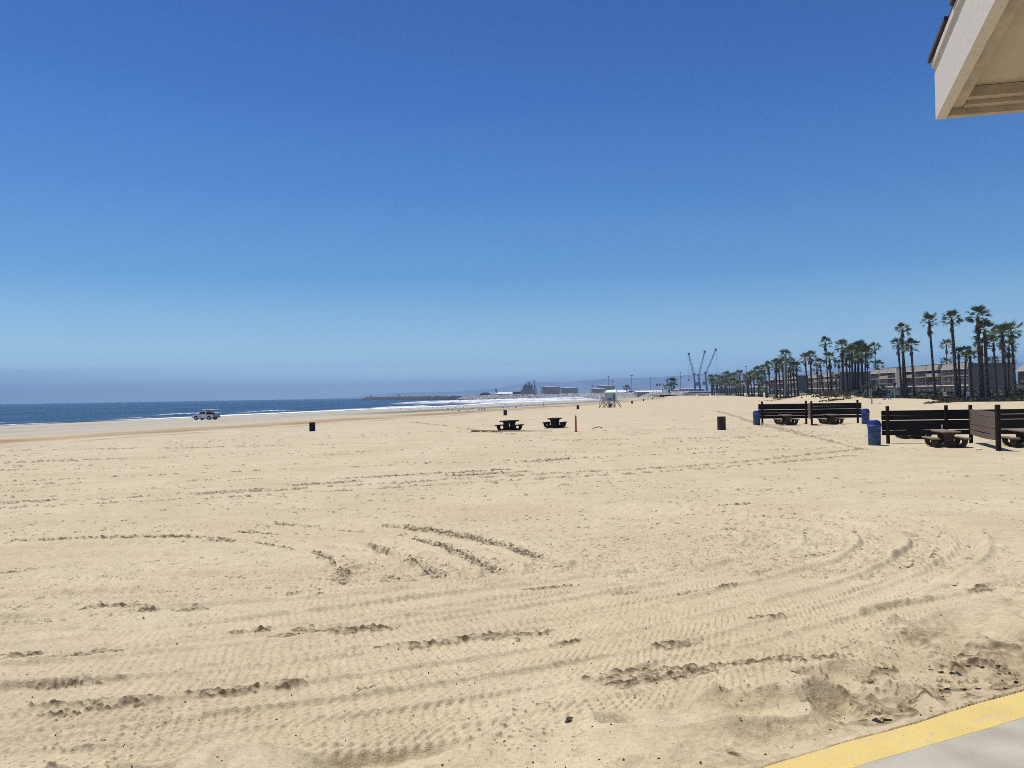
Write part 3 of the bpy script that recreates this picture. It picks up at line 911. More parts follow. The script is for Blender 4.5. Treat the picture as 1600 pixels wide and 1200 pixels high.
# ------------------------------------------------------------------ the beach building whose eave comes into the frame
ZB = 3.0
def lvl(u, v, z):
    d = ray(u, v)
    t = (z - EYE) / d.z
    return Vector((d.x * t, d.y * t, z))
E0 = lvl(1462, 187, ZB)
d1 = (lvl(1555, 0, ZB) - E0).normalized()
d2 = (lvl(1600, 176, ZB) - E0).normalized()
rz1 = math.atan2(d1.y, d1.x)
bld = thing('beach_building', 'cream painted beach building with tiled roof, its eave corner over the promenade', 'building', (E0.x, E0.y, 0), rz1)
ang2 = math.atan2(d2.y, d2.x) - rz1
e2 = Vector((math.cos(ang2), math.sin(ang2), 0))           # second edge in the building's own frame (first edge = +x)
sgn = 1 if e2.y > 0 else -1
M_FASC = mat('weathered_white_paint', (0.60, 0.56, 0.49), rough=.85, rgb2=(0.30, 0.265, 0.22), scale=70, stretch=(1.5, 1.5, .45), bump=.0008, bscale=60, detail=5, lo=.60, hi=.72)
M_SOFF = mat('cream_paint', (0.53, 0.44, 0.33), rough=.8, var=.06, scale=4, bump=.0012, bscale=60)
M_TRIM = mat('cream_trim', (0.47, 0.395, 0.295), rough=.8, var=.12, scale=9, bump=.003, bscale=40)
M_TILE = mat('brown_roof_tile', (0.045, 0.037, 0.032), rough=.85, var=.3, scale=6, bump=.006, bscale=40)
def Q(a, c, z):
    """a metres along the first edge, c along the second, z above ground"""
    return (a + e2.x * c, e2.y * c, z)
L1, L2, FH = 7.0, 6.0, .262
def slab(mb, a0, a1, c0, c1, z0, z1):
    vs = [Q(a, c, z) for a in (a0, a1) for c in (c0, c1) for z in (z0, z1)]
    return mb.add(vs, [(0, 1, 3, 2), (4, 6, 7, 5), (0, 4, 5, 1), (2, 3, 7, 6), (0, 2, 6, 4), (1, 5, 7, 3)])
def bpart(name, m, *a):
    mb = MB()
    slab(mb, *a)
    return mb.obj(name, m, bld)
bpart('fascia', M_FASC, 0, L1, 0, .048, ZB, ZB + FH)
bpart('fascia', M_TRIM, .003, .045, .051, L2, ZB, ZB + FH - .01)
bpart('trim', M_TRIM, .050, L1, .051, .115, ZB + .035, ZB + .085)
bpart('trim', M_TRIM, .048, .098, .118, L2, ZB + .03, ZB + .078)
bpart('trim', M_TRIM, .101, .15, .118, L2, ZB + .05, ZB + .10)
bpart('soffit', M_SOFF, .048, L1, .051, L2, ZB + .103, ZB + .125)
bpart('roof', M_TILE, -.01, L1, .004, L2, ZB + FH + .034, ZB + FH + .09)
bpart('drip_board', M_FASC, -.008, L1, -.012, .05, ZB + FH + .002, ZB + FH + .032)
tile = MB()
tile.prism([(0, 0), (.40, .035), (.40, .055), (0, .022)], -.026, .22)
tme = tile.mesh('roof_tile', M_TILE)
rt = random.Random(8)
for k in range(int(L1 / .62)):
    o = place(tme, 'roof_tile', bld, Q(-.03 + .62 * k, 0, ZB + FH + .037), (rt.uniform(-.03, .03), 0, rt.uniform(-.035, .035)))
    if sgn < 0:
        o.scale = (1, -1, 1)
bpart('wall', M_SOFF, .95, L1 - .3, .95, L2, -.1, ZB + .10)

# ------------------------------------------------------------------ wind fences
M_DARKW = mat('fence_wood_shaded', (0.016, 0.013, 0.012), rough=.9, rgb2=(0.030, 0.024, 0.021), scale=6, stretch=(1, 8, 8), bump=.003, bscale=20, spec=.15)  # boards of the back runs, their shade put into the colour
M_GREYW = mat('fence_wood_sunlit', (0.125, 0.093, 0.075), rough=.9, rgb2=(0.19, 0.145, 0.115), scale=5, stretch=(1, 9, 9), bump=.004, bscale=20, spec=.1)  # same boards on the divider, sunlight put into the colour
M_POST = mat('brown_post_wood', (0.018, 0.011, 0.008), rough=.85, rgb2=(0.034, 0.018, 0.013), scale=5, stretch=(6, 6, .7), bump=.003, bscale=20, spec=.15)
def unit_board(name, L, h, m, sag=0.0):
    mb = MB()
    n_ = 7
    vs, fs = [], []
    for i in range(n_):
        x = L * i / (n_ - 1)
        s_ = -sag * 4 * (i / (n_ - 1)) * (1 - i / (n_ - 1))
        vs += [(x, -.021, s_), (x, .021, s_), (x, .021, h + s_), (x, -.021, h + s_)]
    for i in range(n_ - 1):
        for k in range(4):
            fs.append((i * 4 + k, i * 4 + 4 + k, i * 4 + 4 + (k + 1) % 4, i * 4 + (k + 1) % 4))
    fs += [(0, 1, 2, 3), tuple((n_ - 1) * 4 + k for k in (3, 2, 1, 0))]
    mb.add(vs, fs)
    return mb.mesh(name, m)
def fence_run(root, o, p, q, z0, zs, h, m, rnd, sag=0.0):
    """boards from ground point p to q (world), bottoms at heights zs above z0"""
    d = Vector((q[0] - p[0], q[1] - p[1], 0))
    me = unit_board('board', d.length, h, m, 0)
    for k, z in enumerate(zs):
        mm = me if not (sag and k == 0) else unit_board('board', d.length, h, m, sag)
        b_ = place(mm, 'board', root, (p[0] - o.x, p[1] - o.y, z0 - o.z + z + rnd.uniform(-.008, .008)), (rnd.uniform(-.03, .03), rnd.uniform(-.003, .003), math.atan2(d.y, d.x)))
def fence_post(root, o, p, z0, ht, w=.13):
    me = POSTS.get(ht)
    if me is None:
        mb = MB()
        mb.rbox((0, 0, ht / 2 - .2), (w, w, ht + .4), .018)
        me = POSTS[ht] = mb.mesh('post', M_POST)
    place(me, 'post', root, (p[0] - o.x, p[1] - o.y, z0 - o.z), (0, 0, .1))
POSTS = {}
rf = random.Random(11)
def W(u, Y):
    return ((u - 800) / 1200 * Y, Y)
def wind_fence(label, Yb, us, div, post_us, bh, z0, zs_extra, ph, div_ph):
    """us: left end, divider, right end of the back run; div: near end (u, Y) of the divider"""
    a, c, e = W(us[0], Yb), W(us[1], Yb - .35), W(us[2], Yb - .7)
    gz = z0
    o = Vector((c[0], c[1], gz))
    root = thing('wind_fence', label, 'fence', o)
    zs = [zs_extra + k * (bh + .010) for k in range(5)]
    off = .03
    fence_run(root, o, a, (c[0] - off, c[1]), gz, zs, bh, M_DARKW, rf)
    fence_run(root, o, (c[0] + .09, c[1] - .01), e, gz, zs, bh, M_DARKW, rf)
    dn = W(*div)
    dv = Vector((dn[0] - c[0], dn[1] - c[1], 0)).normalized()
    fence_run(root, o, (c[0] + dv.x * .12, c[1] + dv.y * .12), (dn[0] - dv.x * .04, dn[1] - dv.y * .04), gz + .03, zs, bh, M_GREYW, rf, .05)
    for (u, dy) in post_us:
        p = W(u, Yb - .35 * (u - us[0]) / (us[1] - us[0]) + dy)
        fence_post(root, o, p, gz, ph)
    fence_post(root, o, dn, gz, div_ph, .16)
    return root
ZA = -0.93
wind_fence('dark board wind fence of two whole bays, the one farther from the promenade', 60.5, (1184, 1262, 1345), (1267, 57.6), [(1190, -.12), (1258.5, -.12), (1339, -.12)], .222, ZA, .44, 1.80, 1.80)
ZF = -0.90
wind_fence('nearer dark board wind fence, cut by the right edge of the view', 36.6, (1376, 1513, 1652), (1557.5, 31.2), [(1385.5, -.12), (1477, -.12), (1515, -.15), (1648, -.12)], .225, ZF, .37, 1.76, 1.86)

# ------------------------------------------------------------------ picnic tables
M_TDARK = mat('dark_brown_concrete', (0.022, 0.017, 0.015), rough=.9, var=.25, scale=7, bump=.002, bscale=60, spec=.1)
M_TCONC = mat('tan_concrete', (0.165, 0.138, 0.10), rough=.9, rgb2=(0.215, 0.182, 0.135), scale=5, bump=.002, bscale=70, spec=.2)
M_TSUP = mat('brown_concrete_support', (0.065, 0.046, 0.034), rough=.9, var=.2, scale=6, bump=.002, bscale=60, spec=.15)
HALF = [(0, 0), (.50, 0), (.66, .04), (.745, .16), (.775, .30), (.80, .372), (.50, .372), (.56, .31), (.575, .22), (.52, .155), (.40, .135), (.28, .16), (.20, .26), (.185, .40), (.20, .54), (.27, .64), (.36, .675), (0, .675)]
def make_table(label, mt, ms, group=None):
    t = thing('picnic_table', label, 'picnic table', (0, 0, 0), 0, group)
    outline = HALF[:-1] + [(-a, c) for a, c in reversed(HALF[:-1]) if a > 0]
    s_ = MB()
    s_.prism(outline, -.09, .09, swap='yz')
    sm = s_.mesh('support', ms)
    for x in (-.48, .48):
        place(sm, 'support', t, (x, 0, 0))
    tp = MB()
    tp.rbox((0, 0, .716), (1.78, .80, .082), .05)
    tp.obj('tabletop', mt, t)
    se = MB()
    se.rbox((0, 0, .408), (1.74, .33, .072), .04)
    sem = se.mesh('seat', mt)
    for y in (-.655, .655):
        place(sem, 'seat', t, (0, y, 0))
    return t
def put(t, u, Y, rz, sc=1.0, dz=0.0):
    p = W(u, Y)
    t.location = (p[0], p[1], bz(*p) + dz)
    t.rotation_euler = (0, 0, RAD(rz))
    t.scale = (sc,) * 3
    return t
put(make_table('left one of the two dark picnic tables out on open sand', M_TDARK, M_TDARK), 795, 57.5, 62)
put(make_table('dark picnic table on open sand just left of the red marker post', M_TDARK, M_TDARK), 866, 60.5, 72)
tl = make_table('tan concrete picnic table before the near wind fence, a bottle on its top', M_TCONC, M_TSUP)
put(tl, 1475.5, 34.0, 78, .93)
for lab, u, Y, rz, sc in (('tan concrete picnic table right of the near fence divider, partly out of view', 1600, 33.2, 76, .95),
                          ('concrete picnic table in the left bay of the farther wind fence', 1227, 59.2, 86, .98),
                          ('concrete picnic table in the right bay of the farther wind fence', 1297, 58.8, 84, .98),
                          ('brown picnic table mostly hidden behind the near wind fence', 1424, 40.2, 78, 1.0)):
    t = copy_tree(tl)
    t['label'] = lab
    put(t, u, Y, rz, sc)
# bottle and litter
M_BOT = mat('clear_plastic', (0.42, 0.44, 0.45), rough=.2, spec=.6)
M_CAP = mat('white_cap', (0.7, 0.7, 0.7), rough=.5)
bp_ = W(1470.4, 34.3)
bt = thing('bottle', 'small clear plastic bottle standing on the tan picnic table', 'bottle', (bp_[0], bp_[1], tl.location.z + .735))
x = MB(); x.lathe([(.031, 0), (.036, .01), (.036, .13), (.028, .17), (.013, .20), (.013, .215)], 12); x.obj('body', M_BOT, bt, True)
x = MB(); x.lathe([(.015, .216), (.015, .236)], 10); x.obj('cap', M_CAP, bt)
M_PAPER = mat('white_paper', (0.75, 0.74, 0.72), rough=.9)
def crumple(name, label, cat, p, sx, sy, sz, m, seed, nu=9, nv=7, kind=None):
    r_ = random.Random(seed)
    bm = bmesh.new()
    bmesh.ops.create_icosphere(bm, subdivisions=2, radius=1)
    for v in bm.verts:
        k = 1 + r_.uniform(-.28, .22)
        v.co = Vector((v.co.x * sx * k, v.co.y * sy * k, max(-.02, v.co.z * sz * k)))
    me = bpy.data.meshes.new(name)
    bm.to_mesh(me)
    bm.free()
    me.materials.append(m)
    return tag(place(me, name, None, p), label, cat)
g = gp(1529, 702.5)
crumple('paper_litter', 'scrap of white paper on the sand before the near wind fence', 'litter', (g.x, g.y, g.z + .01), .14, .07, .035, M_PAPER, 4)
# a lump of wet kelp, a shell, driftwood
M_KELP = mat('dark_clod', (0.045, 0.035, 0.026), rough=.8, rgb2=(0.085, 0.068, 0.05), scale=30, bump=.004, bscale=80)
g = gp(890, 1132)
crumple('clod', 'dark lump of dried mud on the sand near the bottom of the view', 'clod', (g.x, g.y, g.z + .018), .026, .022, .024, M_KELP, 9)
g2 = gp(868, 1132)
crumple('shell', 'tiny white shell beside the dark lump on the sand', 'shell', (g2.x, g2.y, g2.z + .012), .009, .006, .006, M_PAPER, 12)
M_DRIFT = mat('driftwood', (0.10, 0.085, 0.065), rough=.95, var=.3, scale=8)
g = gp(934, 669.5)
dw = MB()
pts = [(-.42, 0, .03), (-.15, .03, .06), (.02, 0, .13), (.2, -.03, .09), (.36, .02, .02)]
for a, c in zip(pts, pts[1:]):
    dw.bar(a, c, .035, .03, 6)
dw.bar((.02, 0, .13), (.05, .05, .19), .02, .008, 5)
tag(dw.obj('driftwood', M_DRIFT, None, False, g), 'crooked grey driftwood branch on open sand right of the red marker post', 'driftwood')

# timber edging before the dark tables
M_EDGE = mat('rust_brown_timber', (0.26, 0.115, 0.045), rough=.85, rgb2=(0.34, 0.17, 0.07), scale=5, stretch=(1, 6, 6))
M_EDGE2 = mat('sun_bleached_timber', (0.46, 0.38, 0.26), rough=.9, var=.12, scale=5, stretch=(1, 6, 6))
ga, gb, gc = gp(737, 674.6), gp(783, 674.0), gp(862, 673.4)
te = thing('timber_edging', 'long low timber edging half buried in sand before the dark picnic tables', 'edging', ga)
def beam(p, q, h, w, m, name):
    d = q - p
    mb = MB()
    mb.bbox(0, d.length, -w / 2, w / 2, -.15, h)
    o = mb.obj(name, m, te, False, p - ga, (0, 0, math.atan2(d.y, d.x)))
beam(ga, gb, .11, .14, M_EDGE, 'beam')
beam(gb + Vector((.02, 0, 0)), gc, .075, .14, M_EDGE2, 'beam')
# red marker post
g = gp(900, 674.2)
M_RED = mat('red_orange_plastic', (0.40, 0.045, 0.022), rough=.45)
M_BLK = mat('black_rubber', (0.015, 0.015, 0.016), rough=.7)
M_WHT = mat('white_sticker', (0.75, 0.74, 0.72), rough=.6)
mp_ = thing('marker_post', 'slim red marker post with dark pointed top, standing alone on the sand', 'post', g)
x = MB(); x.lathe([(.062, -.1), (.062, .78), (.058, .80)], 14); x.obj('shaft', M_RED, mp_, True)
x = MB(); x.lathe([(.060, .802), (.060, 1.00), (.05, 1.04), (.018, 1.10), (.014, 1.17), (.004, 1.19)], 14); x.obj('top', M_KELP, mp_, True)
for z in (.82, .95):
    x = MB(); x.lathe([(.0635, z - .012), (.0635, z + .012)], 14, cap0=False, cap1=False); x.obj('band', M_WHT, mp_, True)
x = MB(); x.lathe([(.12, -.05), (.12, .02), (.07, .05)], 14); x.obj('base', M_BLK, mp_, True)

# ------------------------------------------------------------------ bins
M_DRUM = mat('black_painted_steel', (0.018, 0.018, 0.022), rough=.6, var=.4, scale=6, spec=.3)
M_DRUMB = mat('dark_brown_steel', (0.030, 0.024, 0.021), rough=.65, var=.4, scale=6, spec=.3)
M_DRUMN = mat('navy_black_steel', (0.010, 0.011, 0.016), rough=.7, var=.4, scale=6, spec=.15)
M_BLUE = mat('worn_blue_plastic', (0.014, 0.045, 0.135), rough=.55, rgb2=(0.05, 0.10, 0.20), scale=9, detail=8, lo=.42, hi=.75)
M_LID = mat('blue_plastic_lid', (0.016, 0.030, 0.165), rough=.4)
M_LINER = mat('dark_inside', (0.012, 0.012, 0.012), rough=.9)
def drum(label, u, v, mt, group='trash drums on the beach'):
    g = gp(u, v)
    t = thing('trash_drum', label, 'trash drum', g, 0, group)
    x = MB()
    pr = [(.285, -.06), (.285, .02), (.295, .03), (.285, .05), (.285, .28), (.298, .295), (.285, .31), (.285, .57), (.298, .585), (.285, .60), (.285, .84), (.298, .865), (.290, .88), (.268, .88), (.262, .80), (.262, .45)]
    x.lathe(pr, 22, cap1=True)
    x.obj('body', mt, t, True)
    x = MB(); x.lathe([(.26, .80), (.20, .83), (.0, .80)], 16, cap0=False, cap1=False); x.obj('liner', M_LINER, t, True)
    return t
drum('black trash drum alone on the open sand, well left of the picnic tables', 488, 674, M_DRUMN)
drum('brown black trash drum alone on open sand left of the farther wind fence', 1127.5, 670.8, M_DRUMB)
drum('black trash drum behind the left one of the two dark picnic tables', 789.5, 649.3, M_DRUM)
drum('black trash drum below the rock wall, between dark table and lifeguard tower', 903, 639.6, M_DRUM)
def drum_at(label, u, Y):
    p = W(u, Y)
    t = drum(label, 800, 700, M_DRUM)
    t.location = (p[0], p[1], bz(*p))
drum_at('black trash drum standing under the deck of the lifeguard tower', 953, 168.3)
drum_at('black trash drum nearest right of the lifeguard tower, in the far drum row', 987, 245)
drum_at('far black trash drum, second right of the lifeguard tower', 1005, 300)
drum_at('far black trash drum, third right of the lifeguard tower', 1019, 360)
drum_at('tiny far black trash drum, last of the row right of the lifeguard tower', 1036.5, 430)

def blue_bin(label, u, v, rz, sc=1.0):
    g = gp(u, v)
    t = thing('blue_bin', label, 'trash bin', g, RAD(rz), 'blue trash bins by the wind fences')
    x = MB()
    x.lathe([(.262, -.06), (.270, .05), (.272, .30), (.282, .315), (.274, .33), (.278, .60), (.288, .615), (.280, .63), (.284, .84), (.298, .86), (.298, .885)], 24)
    x.obj('barrel', M_BLUE, t, True)
    x = MB()
    x.lathe([(.325, .862), (.325, .885), (.292, .905)], 24)
    x.obj('rim', M_LID, t, True)
    x = MB()
    x.add(*dome())
    x.obj('lid', M_LID, t)
    x = MB()
    x.add([(.262, -.17, .935), (.262, .17, .935), (.205, .14, 1.10), (.205, -.14, 1.10), (.25, -.17, .935), (.25, .17, .935), (.193, .14, 1.10), (.193, -.14, 1.10)], [(0, 1, 2, 3), (7, 6, 5, 4), (0, 4, 5, 1), (1, 5, 6, 2), (2, 6, 7, 3), (3, 7, 4, 0)])
    x.obj('flap', M_LID, t)
    t.scale = (sc,) * 3
    return t
def dome():
    """squarish push lid: an octagon below drawn in to a smaller, flat-topped box above"""
    vs, fs = [], []
    rings = [(.285, .90, .10), (.262, .93, .11), (.195, 1.11, .07), (.12, 1.155, .04)]
    for r, z, c in rings:
        for px, py in ((r - c, -r), (r, -r + c), (r, r - c), (r - c, r), (-r + c, r), (-r, r - c), (-r, -r + c), (-r + c, -r)):
            vs.append((px, py, z))
    for k in range(3):
        for i in range(8):
            j = (i + 1) % 8
            fs.append((k * 8 + i, k * 8 + j, k * 8 + 8 + j, k * 8 + 8 + i))
    fs.append(tuple(24 + i for i in range(8)))
    return vs, fs
blue_bin('scuffed blue trash bin at the left end of the near wind fence', 1366.5, 695.2, -60)
blue_bin('blue trash bin at the right end of the farther wind fence', 1352.5, 662.6, -75)
blue_bin('blue trash bin at the left end of the farther wind fence', 1182.5, 663.6, -60, .95)

# ------------------------------------------------------------------ lifeguard tower
M_TEAL = mat('teal_paint', (0.34, 0.46, 0.48), rough=.6, var=.08, scale=3)
M_AQUA = mat('pale_aqua_paint', (0.58, 0.78, 0.76), rough=.5)
M_RAIL = mat('grey_white_rail_paint', (0.46, 0.46, 0.47), rough=.6)
M_TIMB = mat('tan_timber', (0.28, 0.225, 0.16), rough=.85, var=.2, scale=3)
M_GLASS = mat('dark_glass', (0.012, 0.015, 0.018), rough=.12, spec=.6)
p = W(951, 168)
lt = thing('lifeguard_tower', 'teal lifeguard tower on timber legs with pale aqua roof', 'lifeguard tower', (p[0], p[1], bz(*p)), RAD(-12))
x = MB(); x.bbox(-1.45, 1.55, -1.25, 1.25, 1.36, 1.52); x.obj('deck', M_TEAL, lt)
x = MB()
x.prism([(-.35, 1.52), (1.40, 1.52), (1.55, 3.35), (-.75, 3.35), (-.75, 2.55)], -1.1, 1.1); x.obj('cabin', M_TEAL, lt)
x = MB(); x.add([(-.70, -1.35, 3.36), (1.72, -1.35, 3.36), (1.72, 1.35, 3.36), (-.70, 1.35, 3.36), (-.45, -.55, 3.86), (1.62, -.55, 3.95), (1.62, .55, 3.95), (-.45, .55, 3.86)], [(0, 3, 2, 1), (4, 5, 6, 7), (0, 1, 5, 4), (1, 2, 6, 5), (2, 3, 7, 6), (3, 0, 4, 7)]); x.obj('roof', M_AQUA, lt)
for y0, y1 in ((-1.22, -.06), (.06, 1.22)):
    yo = y0 - .05 if y0 < 0 else y0
    x = MB(); x.add([(-.72, y0, 3.62), (-.72, y1, 3.62), (-1.36, y1 + .1, 2.98), (-1.36, y0 - .1, 2.98), (-.76, y0, 3.70), (-.76, y1, 3.70), (-1.40, y1 + .1, 3.06), (-1.40, y0 - .1, 3.06)], [(0, 1, 2, 3), (7, 6, 5, 4), (0, 4, 5, 1), (1, 5, 6, 2), (2, 6, 7, 3), (3, 7, 4, 0)]); x.obj('shutter', M_AQUA, lt)
x = MB(); x.prism([(-.765, 2.6), (-.765, 3.3), (-.78, 3.3), (-.78, 2.6)], -1.0, 1.0); x.obj('window', M_GLASS, lt)
for z in (1.78, 2.05):
    x = MB(); x.bbox(-.2, .75, -1.116, -1.102, z - .06, z + .06); x.obj('vent', M_GLASS, lt)
x = MB(); x.bbox(.95, 1.35, -1.115, -1.103, 1.6, 3.0); x.obj('door', mat('dark_teal_door', (0.07, .12, .12), rough=.6), lt)
x = MB(); x.bbox(-1.40, -.42, -1.24, -1.20, 1.53, 2.35); x.obj('guard_panel', M_RAIL, lt)
x = MB()
for y in (-1.18, -.4, .4, 1.18):
    x.bar((-1.42, y, 1.52), (-1.46, y, 2.5), .035)
for z in (1.9, 2.2, 2.5):
    x.bar((-1.45, -1.2, z), (-1.45, 1.2, z), .03)
x.obj('railing', M_RAIL, lt)
legm = MB(); legm.bar((0, 0, -.2), (0, 0, 1.36), .07, n=8); legme = legm.mesh('leg', M_TIMB, True)
for lx in (-1.2, 0, 1.25):
    for ly in (-1.1, 1.1):
        place(legme, 'leg', lt, (lx, ly, 0))
for ly in (-1.1, 1.1):
    for (xa, xb) in ((-1.2, -.1), (.1, 1.2)):
        x = MB(); x.bar((xa, ly - .06, 1.3), (xb, ly - .06, .05), .045); x.obj('brace', M_TIMB, lt)
        x = MB(); x.bar((xb, ly + .06, 1.3), (xa, ly + .06, .05), .045); x.obj('brace', M_TIMB, lt)
x = MB()
for y in (-.5, .5):
    x.bar((1.5, y, 1.45), (2.75, y, -.05), .06)
    x.bar((1.45, y, 2.0), (2.6, y, .65), .03)
for k in range(9):
    t_ = k / 8
    x.bar((1.5 + 1.25 * t_, -.5, 1.45 - 1.5 * t_), (1.5 + 1.25 * t_, .5, 1.45 - 1.5 * t_), .035)
x.obj('ramp', M_TIMB, lt)
x = MB()
for y in (-.95, -.35):
    x.bar((-1.42, y, 1.5), (-2.0, y, -.05), .05)
    x.bar((-1.46, y, 2.4), (-2.1, y, 1.0), .03)
    x.bar((-2.1, y, 1.0), (-2.02, y, 0), .03)
for k in range(7):
    t_ = k / 6
    x.bar((-1.42 - .58 * t_, -.95, 1.5 - 1.5 * t_), (-1.42 - .58 * t_, -.35, 1.5 - 1.5 * t_), .035)
x.obj('ladder', M_TIMB, lt)

# ------------------------------------------------------------------ lifeguard pickup
M_CAR = mat('white_car_paint', (0.62, 0.63, 0.64), rough=.3, spec=.5)
M_CHR = mat('grey_alloy', (0.45, 0.45, 0.46), rough=.35, metal=.6)
M_TYRE = mat('black_tyre', (0.018, 0.018, 0.019), rough=.85)
M_TRIMB = mat('black_trim', (0.02, 0.02, 0.022), rough=.6)
M_TLIGHT = mat('red_tail_light', (0.35, 0.02, 0.02), rough=.3)
M_CANV = mat('white_canopy', (0.74, 0.75, 0.76), rough=.6)
M_BOARD = mat('orange_rescue_board', (0.45, 0.16, 0.06), rough=.5)
M_DECAL = mat('grey_door_decal', (0.26, 0.26, 0.28), rough=.5)
p = W(321, 151)
tr = thing('pickup_truck', 'white lifeguard pickup with roof rack and canopy, parked by the waterline', 'truck', (p[0], p[1], bz(*p)), RAD(159.8))
x = MB()
lowp = [(2.62, .48), (2.66, .72), (2.58, .92), (2.30, 1.04), (1.28, 1.14), (-.62, 1.14), (-.64, 1.10), (-2.60, 1.10), (-2.64, .62), (-2.45, .50), (-2.02, .48), (-1.98, .66), (-1.82, .86), (-1.54, .94), (-1.26, .86), (-1.10, .66), (-1.06, .44), (1.16, .42), (1.20, .66), (1.36, .86), (1.64, .94), (1.92, .86), (2.08, .66), (2.12, .48)]
x.prism(lowp, -.93, .93)
x.obj('body', M_CAR, tr)
x = MB()
cab = [(1.24, 1.13), (.42, 1.72), (.10, 1.78), (-.55, 1.78), (-.72, 1.70), (-.80, 1.13)]
n_ = len(cab)
vs = []
for y, s_ in ((-.90, 1), (.90, 1)):
    for a, c in cab:
        f = (c - 1.13) / .65
        vs.append((a, y * (1 - .16 * f), c))
x.add(vs, [tuple(range(n_)), tuple(range(2 * n_ - 1, n_ - 1, -1))] + [(i, n_ + i, n_ + (i + 1) % n_, (i + 1) % n_) for i in range(n_)])
x.obj('cab', M_CAR, tr)
def side_pane(name, pts, s_):
    mb = MB()
    vs = []
    for d in (.004, .012):
        for a, c in pts:
            f = (c - 1.13) / .65
            vs.append((a, s_ * (.90 * (1 - .16 * f) + d), c))
    k = len(pts)
    mb.add(vs, [tuple(range(k)), tuple(range(2 * k - 1, k - 1, -1))] + [(i, k + i, k + (i + 1) % k, (i + 1) % k) for i in range(k)])
    mb.obj(name, M_GLASS, tr)
for s_ in (-1, 1):
    side_pane('window', [(1.08, 1.18), (.40, 1.66), (.22, 1.70), (.22, 1.18)], s_)
    side_pane('window', [(.14, 1.18), (.14, 1.70), (-.55, 1.70), (-.64, 1.18)], s_)
    for xs in (.19, -.65):
        mb = MB(); mb.bbox(xs - .01, xs + .01, s_ * .931 - .003, s_ * .931 + .003, .55, 1.10); mb.obj('door_seam', M_TRIMB, tr)
    mb = MB(); mb.bbox(.30, .95, s_ * .934 - .003, s_ * .934 + .003, .70, .88); mb.obj('decal', M_DECAL, tr)
    mb = MB(); mb.bbox(-2.655, -2.60, s_ * .80 - .09, s_ * .80 + .09, .74, 1.06); mb.obj('tail_light', M_TLIGHT, tr)
    mb = MB(); mb.bbox(2.52, 2.64, s_ * .70 - .16, s_ * .70 + .16, .76, .90); mb.obj('headlight', M_CHR, tr)
    mb = MB(); mb.box((.98, s_ * 1.0, 1.22), (.10, .18, .14)); mb.obj('mirror', M_TRIMB, tr)
mb = MB(); mb.add([(1.19, -.80, 1.19), (1.19, .80, 1.19), (.47, .72, 1.70), (.47, -.72, 1.70), (1.175, -.80, 1.17), (1.175, .80, 1.17), (.455, .72, 1.68), (.455, -.72, 1.68)], [(0, 1, 2, 3), (7, 6, 5, 4), (0, 4, 5, 1), (1, 5, 6, 2), (2, 6, 7, 3), (3, 7, 4, 0)])
mb.obj('windscreen', M_GLASS, tr)
mb = MB(); mb.bbox(-.82, -.80, -.66, .66, 1.24, 1.66); mb.obj('rear_window', M_GLASS, tr)
mb = MB(); mb.bbox(-2.78, -2.64, -.90, .90, .48, .66); mb.obj('rear_bumper', M_TRIMB, tr)
mb = MB(); mb.bbox(-2.665, -2.65, -.62, .62, .74, 1.04); mb.obj('tailgate', M_DECAL, tr)
mb = MB(); mb.bbox(-2.2, 2.3, -.80, .80, .30, .47); mb.obj('chassis', M_TRIMB, tr)
wm = MB(); wm.lathe([(.20, -.12), (.36, -.125), (.395, -.08), (.395, .08), (.36, .125), (.20, .12)], 24)
wme = wm.mesh('tyre', M_TYRE, True)
rm = MB(); rm.lathe([(.215, -.121), (.20, -.10), (.05, -.09), (.05, .09), (.20, .10), (.215, .121)], 18)
rme = rm.mesh('rim', M_CHR, True)
for wx in (1.64, -1.54):
    for wy in (-.82, .82):
        w_ = thing('wheel', None, None, (wx, wy, .385))
        w_.parent = tr
        place(wme, 'tyre', w_, (0, 0, 0), (RAD(90), 0, 0))
        place(rme, 'rim', w_, (0, 0, 0), (RAD(90), 0, 0))
x = MB()
for a in (-2.5, -.9):
    for y in (-.82, .82):
        x.bar((a, y, 1.08), (a, y, 2.0), .03)
    x.bar((a, -.85, 2.0), (a, .85, 2.0), .03)
for a in (-.45, .35):
    x.bar((a, -.72, 1.77), (a, -.72, 1.92), .025); x.bar((a, .72, 1.77), (a, .72, 1.92), .025)
    x.bar((a, -.8, 1.92), (a, .8, 1.92), .025)
for y in (-.82, .82):
    x.bar((-2.5, y, 2.0), (-.9, y, 2.0), .03)
x.obj('roof_rack', M_TRIMB, tr)
x = MB(); x.rbox((-1.72, 0, 2.07), (1.75, 1.86, .07), .06); x.obj('canopy', M_CANV, tr)
x = MB(); x.prism([(-.7, 1.96), (.2, 1.96), (.75, 2.0), (1.0, 2.10), (.7, 2.06), (.2, 2.03), (-.7, 2.03)], -.55, -.08); x.obj('rescue_board', M_CANV, tr)
x = MB(); x.bbox(-.78, -.62, -.6, .6, 1.80, 1.92); x.obj('light_bar', M_BOARD, tr)
x = MB(); x.bar((.2, .5, 1.78), (.62, .55, 2.25), .012, .006, 5); x.obj('antenna', M_CANV, tr)
x = MB(); x.rbox((-1.3, 0, 1.30), (.7, 1.3, .42), .05); x.obj('gear_box', M_TRIMB, tr)
